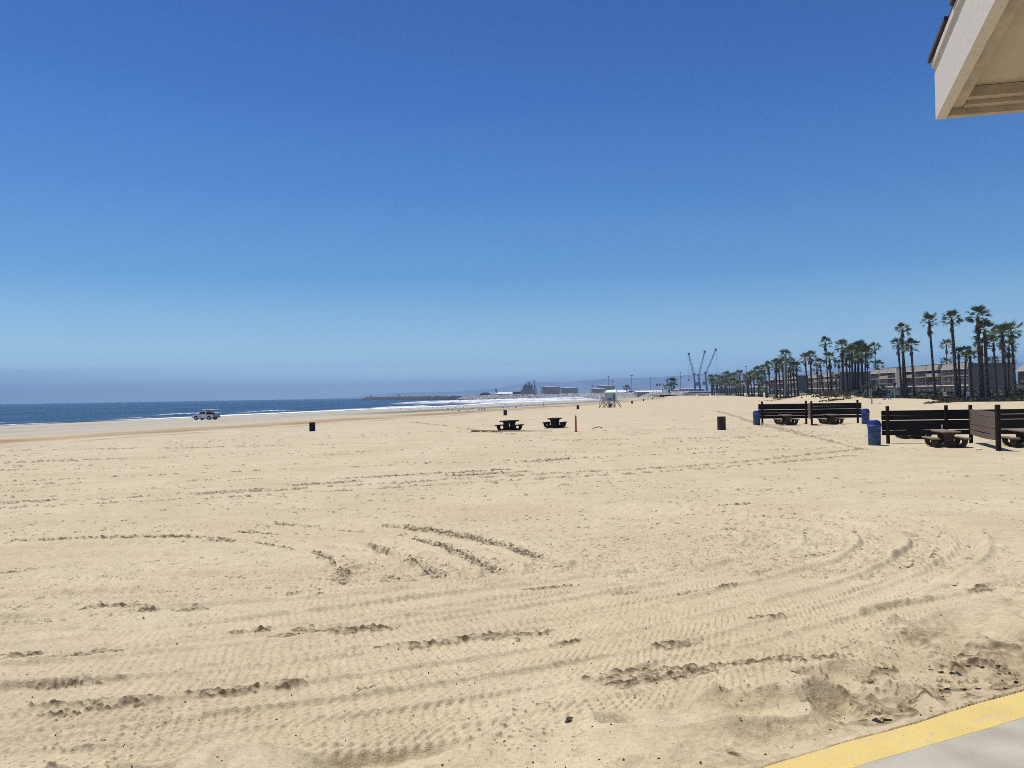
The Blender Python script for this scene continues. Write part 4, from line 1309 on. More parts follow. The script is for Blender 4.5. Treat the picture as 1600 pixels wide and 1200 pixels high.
# ------------------------------------------------------------------ apartment blocks behind the palms
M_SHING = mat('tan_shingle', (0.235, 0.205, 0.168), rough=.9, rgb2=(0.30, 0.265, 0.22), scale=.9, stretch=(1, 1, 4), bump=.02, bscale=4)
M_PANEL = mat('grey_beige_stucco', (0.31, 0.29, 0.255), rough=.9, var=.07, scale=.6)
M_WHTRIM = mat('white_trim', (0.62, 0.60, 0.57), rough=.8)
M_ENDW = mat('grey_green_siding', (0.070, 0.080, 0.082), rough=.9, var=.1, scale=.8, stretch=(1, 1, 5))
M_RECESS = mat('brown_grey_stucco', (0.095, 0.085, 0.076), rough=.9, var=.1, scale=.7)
M_CAPR = mat('dark_roofing', (0.055, 0.052, 0.052), rough=.9)
M_PANE = mat('window_pane', (0.018, 0.024, 0.032), rough=.18, spec=.5)
M_RAILG = mat('grey_railing', (0.26, 0.26, 0.26), rough=.6)
WIN = {}
def win_mesh(w, h):
    k = (round(w, 2), round(h, 2))
    if k not in WIN:
        f = MB()
        t = .11
        f.bbox(-w / 2, w / 2, -.03, .10, 0, t); f.bbox(-w / 2, w / 2, -.03, .10, h - t, h)
        f.bbox(-w / 2, -w / 2 + t, -.03, .098, t, h - t); f.bbox(w / 2 - t, w / 2, -.03, .098, t, h - t)
        f.bbox(-.03, .03, -.03, .09, t, h - t)
        g_ = MB()
        g_.bbox(-w / 2 + t, w / 2 - t, -.02, .03, t, h - t)
        WIN[k] = (f.mesh('window', M_WHTRIM), g_.mesh('pane', M_PANE))
    return WIN[k]
def add_window(root, x, y, z, w, h, rz=0.0):
    a, b_ = win_mesh(w, h)
    f = place(a, 'window', root, (x, y, z), (0, 0, rz))
    place(b_, 'pane', f)
def apartments(label, P, Qf, mods, depth=13, top=9.0, end_win=True, base=-.4, seed=0):
    """facade from the near end P to the far end Qf (world x, y); +y of the block faces the sea"""
    r_ = random.Random(seed)
    dx, dy = Qf[0] - P[0], Qf[1] - P[1]
    L = math.hypot(dx, dy)
    root = thing('apartment_block', label, 'building', (P[0], P[1], base), math.atan2(dy, dx))
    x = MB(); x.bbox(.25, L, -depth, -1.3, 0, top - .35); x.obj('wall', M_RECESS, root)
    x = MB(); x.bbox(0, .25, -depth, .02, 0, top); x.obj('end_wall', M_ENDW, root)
    x = MB(); x.bbox(.26, L, -depth, -1.25, top - .34, top - .05); x.obj('roof', M_CAPR, root)
    if end_win:
        f = MB(); f.bbox(-.06, -.01, -6.7, -5.5, 3.9, 5.1); f = f.obj('window', M_ENDW, root)
        g_ = MB(); g_.bbox(-.10, -.062, -6.6, -5.6, 4.0, 5.0); g_.obj('pane', M_PANE, f)
        g_ = MB(); g_.bbox(-.05, -.008, -depth, .0, top - .9, top - .7); g_.obj('siding_band', M_CAPR, root)
    step = L / mods
    rail_me = {}
    for k in range(mods):
        x0, x1 = k * step + .27, (k + 1) * step
        pr = r_.choice((0.0, 0.0, .5, .9)) if k else 0.0
        # floor bands
        x = MB(); x.bbox(x0, x1, -1.3, .05 + pr * .4, 2.75, 3.05); x.obj('floor_band', M_WHTRIM, root)
        solid = r_.random() < .55
        x = MB(); x.bbox(x0, x1, -1.28, .03 + pr, 5.55, 6.65 if solid else 5.8); x.obj('parapet', M_PANEL, root)
        if not solid:
            x = MB()
            x.bbox(x0, x1, pr - .06, pr, 6.62, 6.70)
            for j in range(int(step / .45)):
                x.bbox(x0 + .1 + .45 * j, x0 + .14 + .45 * j, pr - .05, pr - .01, 5.8, 6.62)
            tag(x.obj('railing', M_RAILG, root), kind='stuff')
        # first floor balcony rail
        x = MB()
        x.bbox(x0, x1, -.04 + pr * .4, .02 + pr * .4, 4.0, 4.08)
        for j in range(int(step / .45)):
            x.bbox(x0 + .1 + .45 * j, x0 + .14 + .45 * j, -.03 + pr * .4, .01 + pr * .4, 3.05, 4.0)
        tag(x.obj('railing', M_RAILG, root), kind='stuff')
        # side fin
        x = MB(); x.bbox(x1 - .12, x1 + .12, -1.3, .10 + pr, 3.06, 8.2); x.obj('fin', M_PANEL if k % 2 else M_RECESS, root)
        # trim and mansard
        x = MB(); x.bbox(x0, x1 - .13, pr - .4, pr + .30, 7.50, 7.66); x.obj('trim', M_WHTRIM, root)
        x = MB()
        tt = top + r_.uniform(-.1, .25)
        x.prism([(pr + .24, 7.67), (pr - .42, tt), (-1.6, tt), (-1.6, 7.67)], x0, x1 - .13, swap='yz'); x.obj('mansard', M_SHING, root)
        x = MB(); x.bbox(x0 + .02, x1 - .15, -1.7, pr - .36, tt + .003, tt + .09); x.obj('roof_cap', M_CAPR, root)
        # windows on the three floors, behind the balconies
        for z, h_, n_ in ((.5, 1.5, 2), (3.15, 2.0, 2), (5.9 if not solid else 6.5, 1.5 if not solid else .95, 2)):
            for j in range(n_):
                xx = x0 + step * (j + .5) / n_ + r_.uniform(-.25, .25)
                add_window(root, xx, -1.27, z, r_.choice((1.2, 1.6, 2.0)), h_)
    return root
def WX(u, Y):
    return W(u, Y)
apartments('tan three storey apartment block with pale balconies behind the tall palms at right', W(1514, 213), W(1416, 247), 5, seed=2)
far3 = apartments('stepped forward tan apartment block end with white fin, left of four close palm trunks', W(1402, 247), W(1361, 266), 3, seed=5, end_win=False, depth=8, top=8.9)
apartments('apartment block whose dark end wall stands behind the dense palm clump', W(1313, 294), W(1263, 334), 5, seed=3)
apartments('farthest apartment block with the red canopy, behind slim palms', W(1246, 346), W(1205, 386), 5, seed=4)
# white fin on the stepped block
x = MB(); x.bbox(-.35, .0, -1.6, .5, 2.6, 8.7); x.obj('fin', M_WHTRIM, far3)
# small tiled house at the right edge
hp_ = W(1589, 150)
hs = thing('house', 'low house with tan shingle roof at the right edge behind palms', 'house', (hp_[0], hp_[1], -.3), RAD(-90))
x = MB(); x.bbox(0.3, 26, -.0, 11, 0, 5.0); x.obj('wall', M_RECESS, hs)
x = MB(); x.prism([(-.5, 5.0), (2.2, 7.0), (8.5, 7.2), (12, 5.0)], 0, 27, swap='yz'); x.obj('roof', M_SHING, hs)
x = MB(); x.bbox(2, 9, -.06, -.01, .8, 2.6); x.obj('window', M_PANE, hs)
x = MB(); x.bbox(-.05, .28, 2, 8, .3, 2.7); x.obj('carport_opening', M_CAPR, hs)
# red canopy before the far block
p = W(1209, 380)
x = MB(); x.prism([(-1.8, 0), (1.8, 0), (1.8, 1.5), (0, 2.2), (-1.8, 1.5)], -1.4, 1.4)
ca = thing('canopy', 'red canopy on the balcony of the farthest apartment block', 'canopy', (p[0] - 2.2, p[1], bz(*p)))
M_REDC = mat('red_canvas', (0.36, 0.07, 0.07), rough=.9)
for z0_ in (2.2,):
    mb = MB(); mb.prism([(-1.9, 3.4), (1.9, 3.4), (1.6, 4.6), (-1.6, 4.6)], -1.6, 1.6); mb.obj('cover', M_REDC, ca)
    for xx in (-1.7, 1.7):
        for yy in (-1.4, 1.4):
            mb = MB(); mb.bar((xx, yy, 0), (xx, yy, 3.4), .05); mb.obj('pole', M_WHTRIM, ca)

# ------------------------------------------------------------------ palms
M_FROND = mat('palm_green', (0.050, 0.072, 0.024), rough=.55, rgb2=(0.11, 0.135, 0.05), scale=2.4, spec=.3)
M_DEAD = mat('dead_palm_leaf', (0.14, 0.10, 0.06), rough=.9, var=.3, scale=3)
M_TRUNK = mat('palm_trunk', (0.032, 0.025, 0.021), rough=.95, rgb2=(0.062, 0.048, 0.039), scale=7, stretch=(1, 1, 3))
M_STUB = mat('leaf_base_stub', (0.24, 0.205, 0.17), rough=.9, var=.3, scale=5)
def frond_geo(mb, rnd, M=None, droop=.35, seg=13, r=1.12, pet=.75):
    """one fan leaf growing along +x: stalk, then a fan of narrow blades with drooping tips"""
    mb.add([(0, -.025, 0), (0, .025, 0), (pet, .015, -droop * .25), (pet, -.015, -droop * .25)], [(0, 1, 2, 3)], M)
    for k in range(seg):
        a = RAD(-48 + 96 * k / (seg - 1)) + rnd.uniform(-.05, .05)
        rr_ = r * (1 - .22 * abs(math.sin(a))) * rnd.uniform(.86, 1.1)
        ca_, sa_ = math.cos(a), math.sin(a)
        w = .05
        z0 = -droop * .25
        fold = -.16 * abs(math.sin(a))
        mid = (pet + ca_ * rr_ * .6, sa_ * rr_ * .6, z0 + fold * .6 - droop * .12)
        tip = (pet + ca_ * rr_ * .93, sa_ * rr_ * .93, z0 + fold - droop * (.55 + rnd.uniform(0, .25)))
        nx, ny = -sa_ * w, ca_ * w
        mb.add([(pet, 0, z0), (mid[0] + nx, mid[1] + ny, mid[2]), tip, (mid[0] - nx, mid[1] - ny, mid[2])], [(0, 1, 2, 3)], M)
rp_ = random.Random(21)
FROND = []
for k in range(4):
    mb = MB(); frond_geo(mb, rp_, droop=.12 + .14 * k)
    FROND.append(mb.mesh('frond', M_FROND))
def frond_dirs(rnd, n, spread=1.0):
    out = []
    for k in range(n):
        f = (k + .5) / n
        el = RAD(84 - 112 * f ** .95 * spread) + rnd.uniform(-.22, .22)
        out.append((k * 2.39996 + rnd.uniform(-.4, .4), el, rnd.uniform(.8, 1.25)))
    return out
def crown_mesh(rnd, n=28):
    mb = MB()
    for az, el, s_ in frond_dirs(rnd, n):
        M = Matrix.Rotation(az, 4, 'Z') @ Matrix.Rotation(-el, 4, 'Y') @ Matrix.Rotation(rnd.uniform(-.7, .7), 4, 'X') @ Matrix.Scale(s_, 4)
        frond_geo(mb, rnd, M, droop=.10 + .45 * rnd.random(), seg=11)
    return mb.mesh('fronds', M_FROND)
CROWNS = [crown_mesh(random.Random(40 + k)) for k in range(4)]
def skirt_mesh(rnd):
    mb = MB()
    for k in range(16):
        az = k * 2.4
        el = RAD(rnd.uniform(-80, -52))
        M = Matrix.Translation((0, 0, -.15 - .5 * rnd.random())) @ Matrix.Rotation(az, 4, 'Z') @ Matrix.Rotation(-el, 4, 'Y') @ Matrix.Scale(rnd.uniform(.5, .8), 4)
        frond_geo(mb, rnd, M, droop=.1, seg=7)
    return mb.mesh('dead_fronds', M_DEAD)
SKIRTS = [skirt_mesh(random.Random(60 + k)) for k in range(2)]
def trunk_mesh(rnd, boots):
    """unit height, unit radius; swollen base, slimmer top, ringed, with leaf-base stubs"""
    mb = MB()
    prof = []
    n_ = 34
    for k in range(n_ + 1):
        f = k / n_
        r = (1.15 - .25 * min(1, f * 4)) * (1 - .30 * f)
        r *= 1 + (.07 if k % 2 else -.03) + rnd.uniform(-.03, .03)
        if boots and f > .93:
            r *= 1.25
        prof.append((r, f))
    prof[0] = (prof[0][0], -.06)
    mb.lathe(prof, 10)
    me = mb.mesh('trunk', M_TRUNK, True)
    return me
TRUNKS = [trunk_mesh(random.Random(70 + k), True) for k in range(3)]
def stub_mesh(rnd, H):
    mb = MB()
    n_ = int(H * 9)
    for k in range(n_):
        f = rnd.uniform(.02, .97)
        az = rnd.uniform(0, 6.28)
        r = (1.15 - .25 * min(1, f * 4)) * (1 - .30 * f)
        M = Matrix.Translation((0, 0, f * H)) @ Matrix.Rotation(az, 4, 'Z') @ Matrix.Translation((r * .33, 0, 0)) @ Matrix.Rotation(RAD(-rnd.uniform(30, 60)), 4, 'Y')
        mb.box((.03, 0, 0), (.14, .10, .035), M)
    return mb.mesh('leaf_stubs', M_STUB)
STUBS = [stub_mesh(random.Random(90 + k), 13.0) for k in range(2)]
rpl = random.Random(5)
def palm(label, ub, ut, vt, Y, rad, cs=1.0, group=None, detail=0, gz=None):
    """trunk foot at photo column ub, distance Y; crown top at (ut, vt)"""
    p = W(ub, Y)
    g = bz(*p) if gz is None else gz
    topv = at_y(ut, vt, Y)
    H = topv.z - g - 1.25 * cs
    t = thing('palm_tree', label, 'palm tree', (p[0], p[1], g), 0, group)
    d = Vector((topv.x - p[0], rpl.uniform(-.3, .3), H))
    rot = d.to_track_quat('Z', 'Y').to_euler()
    tk = place(rpl.choice(TRUNKS), 'trunk', t, (0, 0, 0), rot)
    rad *= .78
    tk.scale = (rad, rad, d.length)
    a = rpl.uniform(0, 6.28)
    if detail:
        st_ = place(rpl.choice(STUBS), 'leaf_stubs', t, (0, 0, 0), rot)
        st_.scale = (rad / .33, rad / .33, d.length / 13.0)
        st_['kind'] = 'stuff'
        for az, el, s_ in frond_dirs(rpl, 27):
            o = place(rpl.choice(FROND), 'frond', t, (d.x, d.y, H))
            o.rotation_euler = (Matrix.Rotation(a + az, 3, 'Z') @ Matrix.Rotation(-el, 3, 'Y') @ Matrix.Rotation(rpl.uniform(-.7, .7), 3, 'X')).to_euler()
            o.scale = (s_ * cs,) * 3
    else:
        o = place(rpl.choice(CROWNS), 'fronds', t, (d.x, d.y, H), (0, 0, a))
        o.scale = (cs,) * 3
        o['kind'] = 'stuff'
    o = place(rpl.choice(SKIRTS), 'dead_fronds', t, (d.x, d.y, H), (0, 0, a))
    o.scale = (cs * rpl.uniform(.7, 1.15),) * 2 + (cs * rpl.uniform(.6, 1.6),)
    o['kind'] = 'stuff'
    return t
X0 = 72.0
def YX(u, X):
    return X * 1200 / (u - 800)
G1 = 'tall fan palms in front of the nearest apartment block'
for lab, ub, ut, vt, X, rad, cs in (
    ('tallest fan palm of the group with four close trunks, rising behind it', 1411.5, 1410, 506, 73, .30, .86),
    ('fan palm at the left of four close trunks, leaning left, low crown', 1409, 1403, 530, 72, .29, .84),
    ('fan palm second of four close trunks, crown half hidden by its neighbours', 1417, 1411, 533, 74, .29, .80),
    ('fan palm at the right of four close trunks, wide ragged crown', 1428, 1424.5, 531, 71, .30, .92),
    ('tall lone fan palm leaning left, slim above a thick lower trunk', 1461, 1451, 491, 71, .31, .95),
    ('tall thick fan palm, left one of the two tallest right of the lone palm', 1495, 1488, 487, 71, .40, 1.0),
    ('short fan palm close against the right side of a thick tall trunk', 1499.5, 1497, 545, 73, .30, .72),
    ('short slim fan palm, left one of two before the pale wall corner', 1506, 1508, 541, 72, .27, .70),
    ('shortest thick fan palm, right one of two before the pale wall corner', 1518, 1517, 548, 70, .36, .62),
    ('tallest fan palm of all, crown highest above the dark end wall', 1532, 1526, 482, 69, .38, 1.0),
    ('fan palm behind the tallest one, its crown low and half hidden', 1536, 1532, 530, 75, .30, .86),
    ('thick fan palm with big crown just right of the tallest one', 1543, 1539, 504, 70, .38, 1.05),
    ('slim fan palm with small crown between two thick palms at right', 1558, 1553, 526, 78, .25, .82),
    ('thick fan palm nearest the right edge, crown over the dark end wall', 1571, 1566, 507, 69, .36, 1.0),
    ('fan palm farthest right, slim trunk and broad crown', 1586, 1582, 505, 78, .29, 1.1),
    ('low fan palm half hidden between the two palms nearest the right edge', 1575, 1574, 532, 80, .26, .86)):
    palm(lab, ub, ut, vt, YX(ub, X), rad, cs, G1, 1)
G2 = 'fan palms in the dense clump before the dark end wall'
for lab, ub, ut, vt, X, rad, cs in (
    ('tall thick fan palm standing clear at the left of the dense clump', 1317, 1315.5, 533, 70, .40, 1.05),
    ('small fan palm peeping out left of the thick palm beside the clump', 1311, 1310, 563, 80, .22, .80),
    ('low yellowish fan palm before the white wall edge left of the clump', 1308, 1306.5, 585, 84, .36, .66),
    ('leaning fan palm first behind the left side of the dense clump', 1325, 1321, 548, 73, .34, .95),
    ('short fan palm deep inside the left half of the dense clump', 1328, 1327, 559, 77, .28, .85),
    ('fan palm left of the pair at the middle of the dense clump', 1331.5, 1331, 542, 70, .38, 1.05),
    ('fan palm right of the pair at the middle of the dense clump', 1335, 1336, 540, 72, .40, 1.1),
    ('highest crown of the dense clump, trunk near its middle', 1340, 1342.5, 534, 72, .40, 1.1),
    ('fan palm with straight trunk at the right front of the dense clump', 1348, 1346, 544, 70, .38, 1.05),
    ('fan palm at the right rim of the dense clump, crown high', 1350, 1353, 540, 78, .30, 1.1),
    ('slim fan palm leaning left beyond the right rim of the clump', 1356, 1354, 554, 84, .24, .95)):
    palm(lab, ub, ut, vt, YX(ub, X), rad, cs, G2, 0)
G3 = 'fan palms between the dune and the second apartment block'
for lab, ub, ut, vt, X, rad, cs in (
    ('very tall slim fan palm rising alone left of the clump', 1294.5, 1289, 528, 78, .26, 1.0),
    ('fan palm beside the foot of the very tall slim one, bushy crown', 1299, 1296.5, 551, 76, .36, 1.1),
    ('right one of the twin fan palms left of the very tall slim one', 1268.5, 1266, 549, 76, .36, 1.15),
    ('left one of the twin fan palms, leaning left over the dune', 1262.5, 1258, 553, 77, .34, 1.1),
    ('slim fan palm leaning left between the twins and the tall one', 1287, 1281.5, 561, 82, .28, .95),
    ('slim fan palm of low crown right of the twin palms', 1277.5, 1276.5, 569, 86, .26, .95),
    ('short fan palm with sparse crown before the second block', 1281, 1281, 587, 88, .24, .8)):
    palm(lab, ub, ut, vt, YX(ub, X), rad, cs, G3, 0)
G4 = 'fan palms of the row before the farthest apartment block'
for lab, ub, ut, vt, X, rad, cs in (
    ('tallest fan palm of the row, behind the green column', 1230, 1226, 548, 76, .34, 1.15),
    ('fan palm with thick black trunk nearest in the row', 1213, 1212, 561, 70, .40, 1.05),
    ('fan palm leaning left just right of the thick black trunk', 1219, 1216, 566, 73, .32, 1.05),
    ('fan palm leaning left close left of the green column', 1225, 1222, 561, 76, .36, 1.1),
    ('low crown fan palm right behind the green column', 1232, 1231.6, 579, 86, .26, .9),
    ('fan palm first right of the green column', 1236.5, 1234, 561, 80, .34, 1.1),
    ('fan palm second right of the green column', 1241.5, 1239, 566, 78, .36, 1.1),
    ('fan palm at the right end of the row, before dark wall', 1246.5, 1244.5, 566, 78, .36, 1.1),
    ('slim fan palm standing clear left of the thick black trunk', 1203, 1201, 566, 80, .32, 1.1),
    ('leaning fan palm left of the slim clear one', 1197, 1194.5, 571, 82, .34, 1.15)):
    palm(lab, ub, ut, vt, YX(ub, X), rad, cs, G4, 0)
G5 = 'small far fan palms in the long row beyond the parking wall'
for ub, ut, vt in ((1185, 1183.5, 574), (1191, 1189.5, 580), (1178, 1177.5, 580), (1175, 1172, 582), (1167.5, 1167.5, 586), (1170, 1169.5, 588), (1157, 1156, 579), (1161.5, 1161, 595), (1153.7, 1153.7, 595), (1197.5, 1197, 596), (1188, 1187, 590),
                   (1148, 1147, 583), (1142.5, 1142, 585), (1139.5, 1139, 586), (1136.5, 1135, 581), (1131.5, 1131, 589), (1130, 1128, 588), (1125, 1124, 587), (1126.5, 1127, 594), (1119.5, 1118.5, 586.5), (1116, 1115, 593), (1112, 1110.6, 586), (1113.5, 1113, 592), (1145, 1145, 592), (1150.5, 1150, 598), (1134, 1133.5, 595), (1122, 1121, 596)):
    X = 74 + (1200 - ub) * .24
    palm('small dark fan palm in the far row left of the apartment blocks', ub, ut, vt, YX(ub, X), .36, 1.15, G5, 0)
G6 = 'fan palms far behind the apartment roofs'
for lab, ub, ut, vt, Y, cs in (
    ('slim far fan palm rising above the stepped block roof', 1370, 1367, 536, 300, 1.5), ('low far fan palm just over the stepped block roof', 1371.5, 1371, 564, 320, 1.5),
    ('slim far fan palm rising behind the nearest block roof', 1479.5, 1479, 531, 280, 1.6), ('low far fan palm just over the nearest block roof', 1479, 1479, 560, 300, 1.6),
    ('far palm crown seen low between trunks above the dark roof', 1551, 1551, 558, 240, 1.4), ('far palm crown above the dark roof near the right edge', 1576, 1576, 554, 230, 1.4)):
    palm(lab, ub, ut, vt, Y, .28, cs, G6, 0, -.4)
G7 = 'lone small palms at the harbour side'
for lab, ub, ut, vt, Y, cs in (
    ('left one of the twin far palms beside the flags', 1049, 1048.5, 591, 560, 2.2), ('right one of the twin far palms beside the flags', 1053.5, 1052.6, 592, 560, 2.2),
    ('short thick palm at the end of the rock wall', 1045.3, 1045, 600, 480, 1.9), ('tiny palm right of the lifeguard tower, above low sheds', 979, 979, 602, 700, 2.2)):
    palm(lab, ub, ut, vt, Y, .4, cs, G7, 0)

# green column and lamp posts
M_GRN = mat('pale_green_paint', (0.15, 0.19, 0.14), rough=.6, var=.15, scale=2)
p = W(1228, 197)
mb = MB(); mb.lathe([(.42, -.2), (.40, 3), (.33, 8), (.27, 11.2)], 14)
gcol = thing('light_mast', 'stout pale green tapering mast before the far block palms', 'mast', (p[0], p[1], bz(*p)))
mb.obj('shaft', M_GRN, gcol, True)
mb = MB(); mb.lathe([(.30, 11.2), (.30, 11.4), (.1, 11.5)], 14); mb.obj('cap', M_GRN, gcol)
M_TPOLE = mat('teal_lamp_pole', (0.16, 0.24, 0.20), rough=.6)
def park_lamp(label, u, vb, vt, Y):
    p = W(u, Y)
    g = bz(*p)
    H = at_y(u, vt, Y).z - g
    t = thing('park_lamp', label, 'lamp post', (p[0], p[1], g), 0, 'teal lamp posts along the dune')
    mb = MB(); mb.lathe([(.10, -.2), (.09, H - .75)], 10); mb.obj('pole', M_TPOLE, t, True)
    mb = MB(); mb.lathe([(.13, H - .75), (.34, H - .12), (.40, H - .08), (.40, H), (.1, H + .03)], 12); mb.obj('lamp_head', M_TRIMB, t)
park_lamp('nearest teal lamp post with dark flared head, at the green bank', 1361.5, 628, 599, 121)
park_lamp('teal lamp post behind the nearest one, its head just overlapping', 1358.5, 624, 600, 133)
park_lamp('teal lamp post before the white fin of the stepped block', 1397.5, 621, 598, 132)

# ------------------------------------------------------------------ green bank, shrubs, dune plants
M_ICE = mat('ice_plant', (0.035, 0.050, 0.018), rough=.8, rgb2=(0.085, 0.075, 0.032), scale=.8, detail=6)
M_BUSH = mat('dark_shrub', (0.020, 0.034, 0.012), rough=.8, rgb2=(0.050, 0.066, 0.025), scale=1.5)
def tufts(name, spots, m, hmin, hmax, w, seed, label=None, kind='stuff', parent=None, o=None):
    r_ = random.Random(seed)
    mb = MB()
    o = o or Vector((0, 0, 0))
    for (x_, y_) in spots:
        z_ = bz(x_, y_)
        for k in range(3):
            a = r_.uniform(0, 6.28)
            h_ = r_.uniform(hmin, hmax)
            cx_, cy_ = x_ + r_.uniform(-w, w), y_ + r_.uniform(-w, w)
            ww = w * r_.uniform(.5, 1)
            lx, ly = r_.uniform(-.3, .3) * h_, r_.uniform(-.3, .3) * h_
            c_, s_ = math.cos(a) * ww, math.sin(a) * ww
            mb.add([(cx_ - c_ - o.x, cy_ - s_ - o.y, z_ - .05 - o.z), (cx_ + c_ - o.x, cy_ + s_ - o.y, z_ - .05 - o.z), (cx_ + c_ * .5 + lx - o.x, cy_ + s_ * .5 + ly - o.y, z_ + h_ - o.z), (cx_ - c_ * .5 + lx - o.x, cy_ - s_ * .5 + ly - o.y, z_ + h_ * .9 - o.z)], [(0, 1, 2, 3)])
    return tag(mb.obj(name, m, parent, False, o), label, kind=kind)
rg_ = random.Random(14)
spots = []
for k in range(9000):
    y_ = rg_.uniform(96, 196)
    x_ = 62.5 + .02 * (y_ - 100) + 2.2 * math.sin(y_ * .21) + 1.5 * math.sin(y_ * .083 + 1) + abs(rg_.gauss(0, 1)) * 5.5 + 4.6
    spots.append((x_, y_))
tufts('ground_cover', spots, M_ICE, .12, .55, .35, 3)
spots = []
for (cx_, cy_, rx_, ry_, n_) in ((63.5, 152, 3.5, 5, 220), (67, 160, 6, 7, 420), (70, 150, 5, 6, 320), (60, 143, 2.2, 2.0, 60), (59.5, 106, 2.0, 3, 50), (64, 178, 4, 6, 160)):
    for k in range(n_):
        spots.append((cx_ + rg_.gauss(0, .5) * rx_, cy_ + rg_.gauss(0, .5) * ry_))
tufts('dune_plants', spots, mat('dune_plants', (0.075, 0.070, 0.028), rough=.85, rgb2=(0.15, 0.11, 0.055), scale=1.2), .06, .28, .28, 4)
def bush(label, u, Y, rx, ry, rz_, seed, n_=520):
    p = W(u, Y)
    g = bz(*p)
    r_ = random.Random(seed)
    t = thing('shrub', label, 'shrub', (p[0], p[1], g), 0, 'shrubs before the apartment blocks')
    mb = MB()
    for k in range(n_):
        d = Vector((r_.gauss(0, 1), r_.gauss(0, 1), abs(r_.gauss(0, 1)) * .9 + .05)).normalized()
        lump = 1 + .28 * math.sin(d.x * 5 + seed) * math.cos(d.y * 4 + seed * 2)
        q = Vector((d.x * rx, d.y * ry, d.z * rz_)) * lump * (r_.uniform(.55, 1) ** .5)
        a, b_ = d.orthogonal().normalized(), Vector((r_.uniform(-1, 1), r_.uniform(-1, 1), r_.uniform(-1, 1))).normalized()
        s_ = .16 * r_.uniform(.7, 1.5) * max(rx, rz_) / 1.6
        mb.add([q - a * s_, q + b_ * s_ * .6, q + a * s_, q - b_ * s_ * .6], [(0, 1, 2, 3)])
    mb.obj('foliage', M_BUSH, t)['kind'] = 'stuff'
    mb = MB()
    for k in range(4):
        a = k * 1.6 + seed
        mb.bar((0, 0, -.1), (math.cos(a) * rx * .5, math.sin(a) * ry * .5, rz_ * .6), .07, .03, 5)
    mb.obj('stems', M_TRUNK, t)['kind'] = 'stuff'
bush('big dark shrub behind the two overlapping lamp posts', 1366, 146, 2.6, 2.2, 2.6, 1)
bush('low dark shrub at the foot of the dense palm clump', 1352, 150, 2.8, 2, 1.2, 2)
bush('dark shrub right of the big one, before the stepped block', 1376, 152, 2.0, 2, 1.5, 3)
bush('wide low hedge shrub before the nearest block, left part', 1441, 152, 4.0, 1.6, 1.0, 4)
bush('wide low hedge shrub before the nearest block, middle part', 1473, 148, 3.6, 1.6, 1.0, 5)
bush('dark rounded shrub low under the palms near the right edge', 1588, 136, 3.0, 2.4, 2.6, 6)
bush('dark shrub at the foot of the dark end wall', 1556, 150, 3.4, 2, 1.3, 7)
bush('round green shrub left of the pale garden railing', 1384, 150, 2.2, 1.8, 1.1, 10)
bush('low green shrub right of the four close palm trunks', 1436, 160, 2.4, 2, 1.5, 11)
bush('dark green shrub beside the foot of the lone leaning palm', 1456, 156, 2.4, 2, 1.4, 12)
bush('low green shrub before the pale wall corner', 1512, 150, 3.0, 2, 1.3, 13)
bush('green shrub between the thick palms at the dark end wall', 1538, 145, 2.6, 2, 1.5, 14)
bush('dark shrub low right of the last tall palms', 1574, 140, 2.2, 2, 1.6, 15)
bush('low shrub before the second block, left of the thick palm', 1302, 200, 4, 2, 1.3, 8)
bush('low shrub under the farthest block at the row of palms', 1216, 300, 5, 2, 2.0, 9)

# low parking wall, in lengths with gaps
M_LOWW = mat('grey_low_wall', (0.20, 0.185, 0.165), rough=.9, var=.15, scale=1)
for i, (ua, ub_, Y, lab) in enumerate(((1068, 1086, 420, 'short grey low wall length at the far left of the parking'), (1091, 1107, 370, 'second grey low wall length from the left, below the cranes'), (1119, 1142, 330, 'third grey low wall length from the left, under far palms'), (1143, 1160, 300, 'fourth grey low wall length, dark sided, under far palms'), (1166, 1189, 268, 'long grey low wall length left of the fence'), (1198, 1214, 235, 'short brown grey low wall length beside the thick black palm trunk'))):
    pa_, pb_ = W(ua, Y), W(ub_, Y - 12)
    d = Vector((pb_[0] - pa_[0], pb_[1] - pa_[1], 0))
    mb = MB(); mb.rbox((d.length / 2, 0, .30), (d.length, .5, 1.15), .06)
    tag(mb.obj('low_wall', M_LOWW, None, False, (pa_[0], pa_[1], min(bz(*pa_), bz(*pb_))), (0, 0, math.atan2(d.y, d.x))), lab, 'wall', 'low wall lengths along the parking')

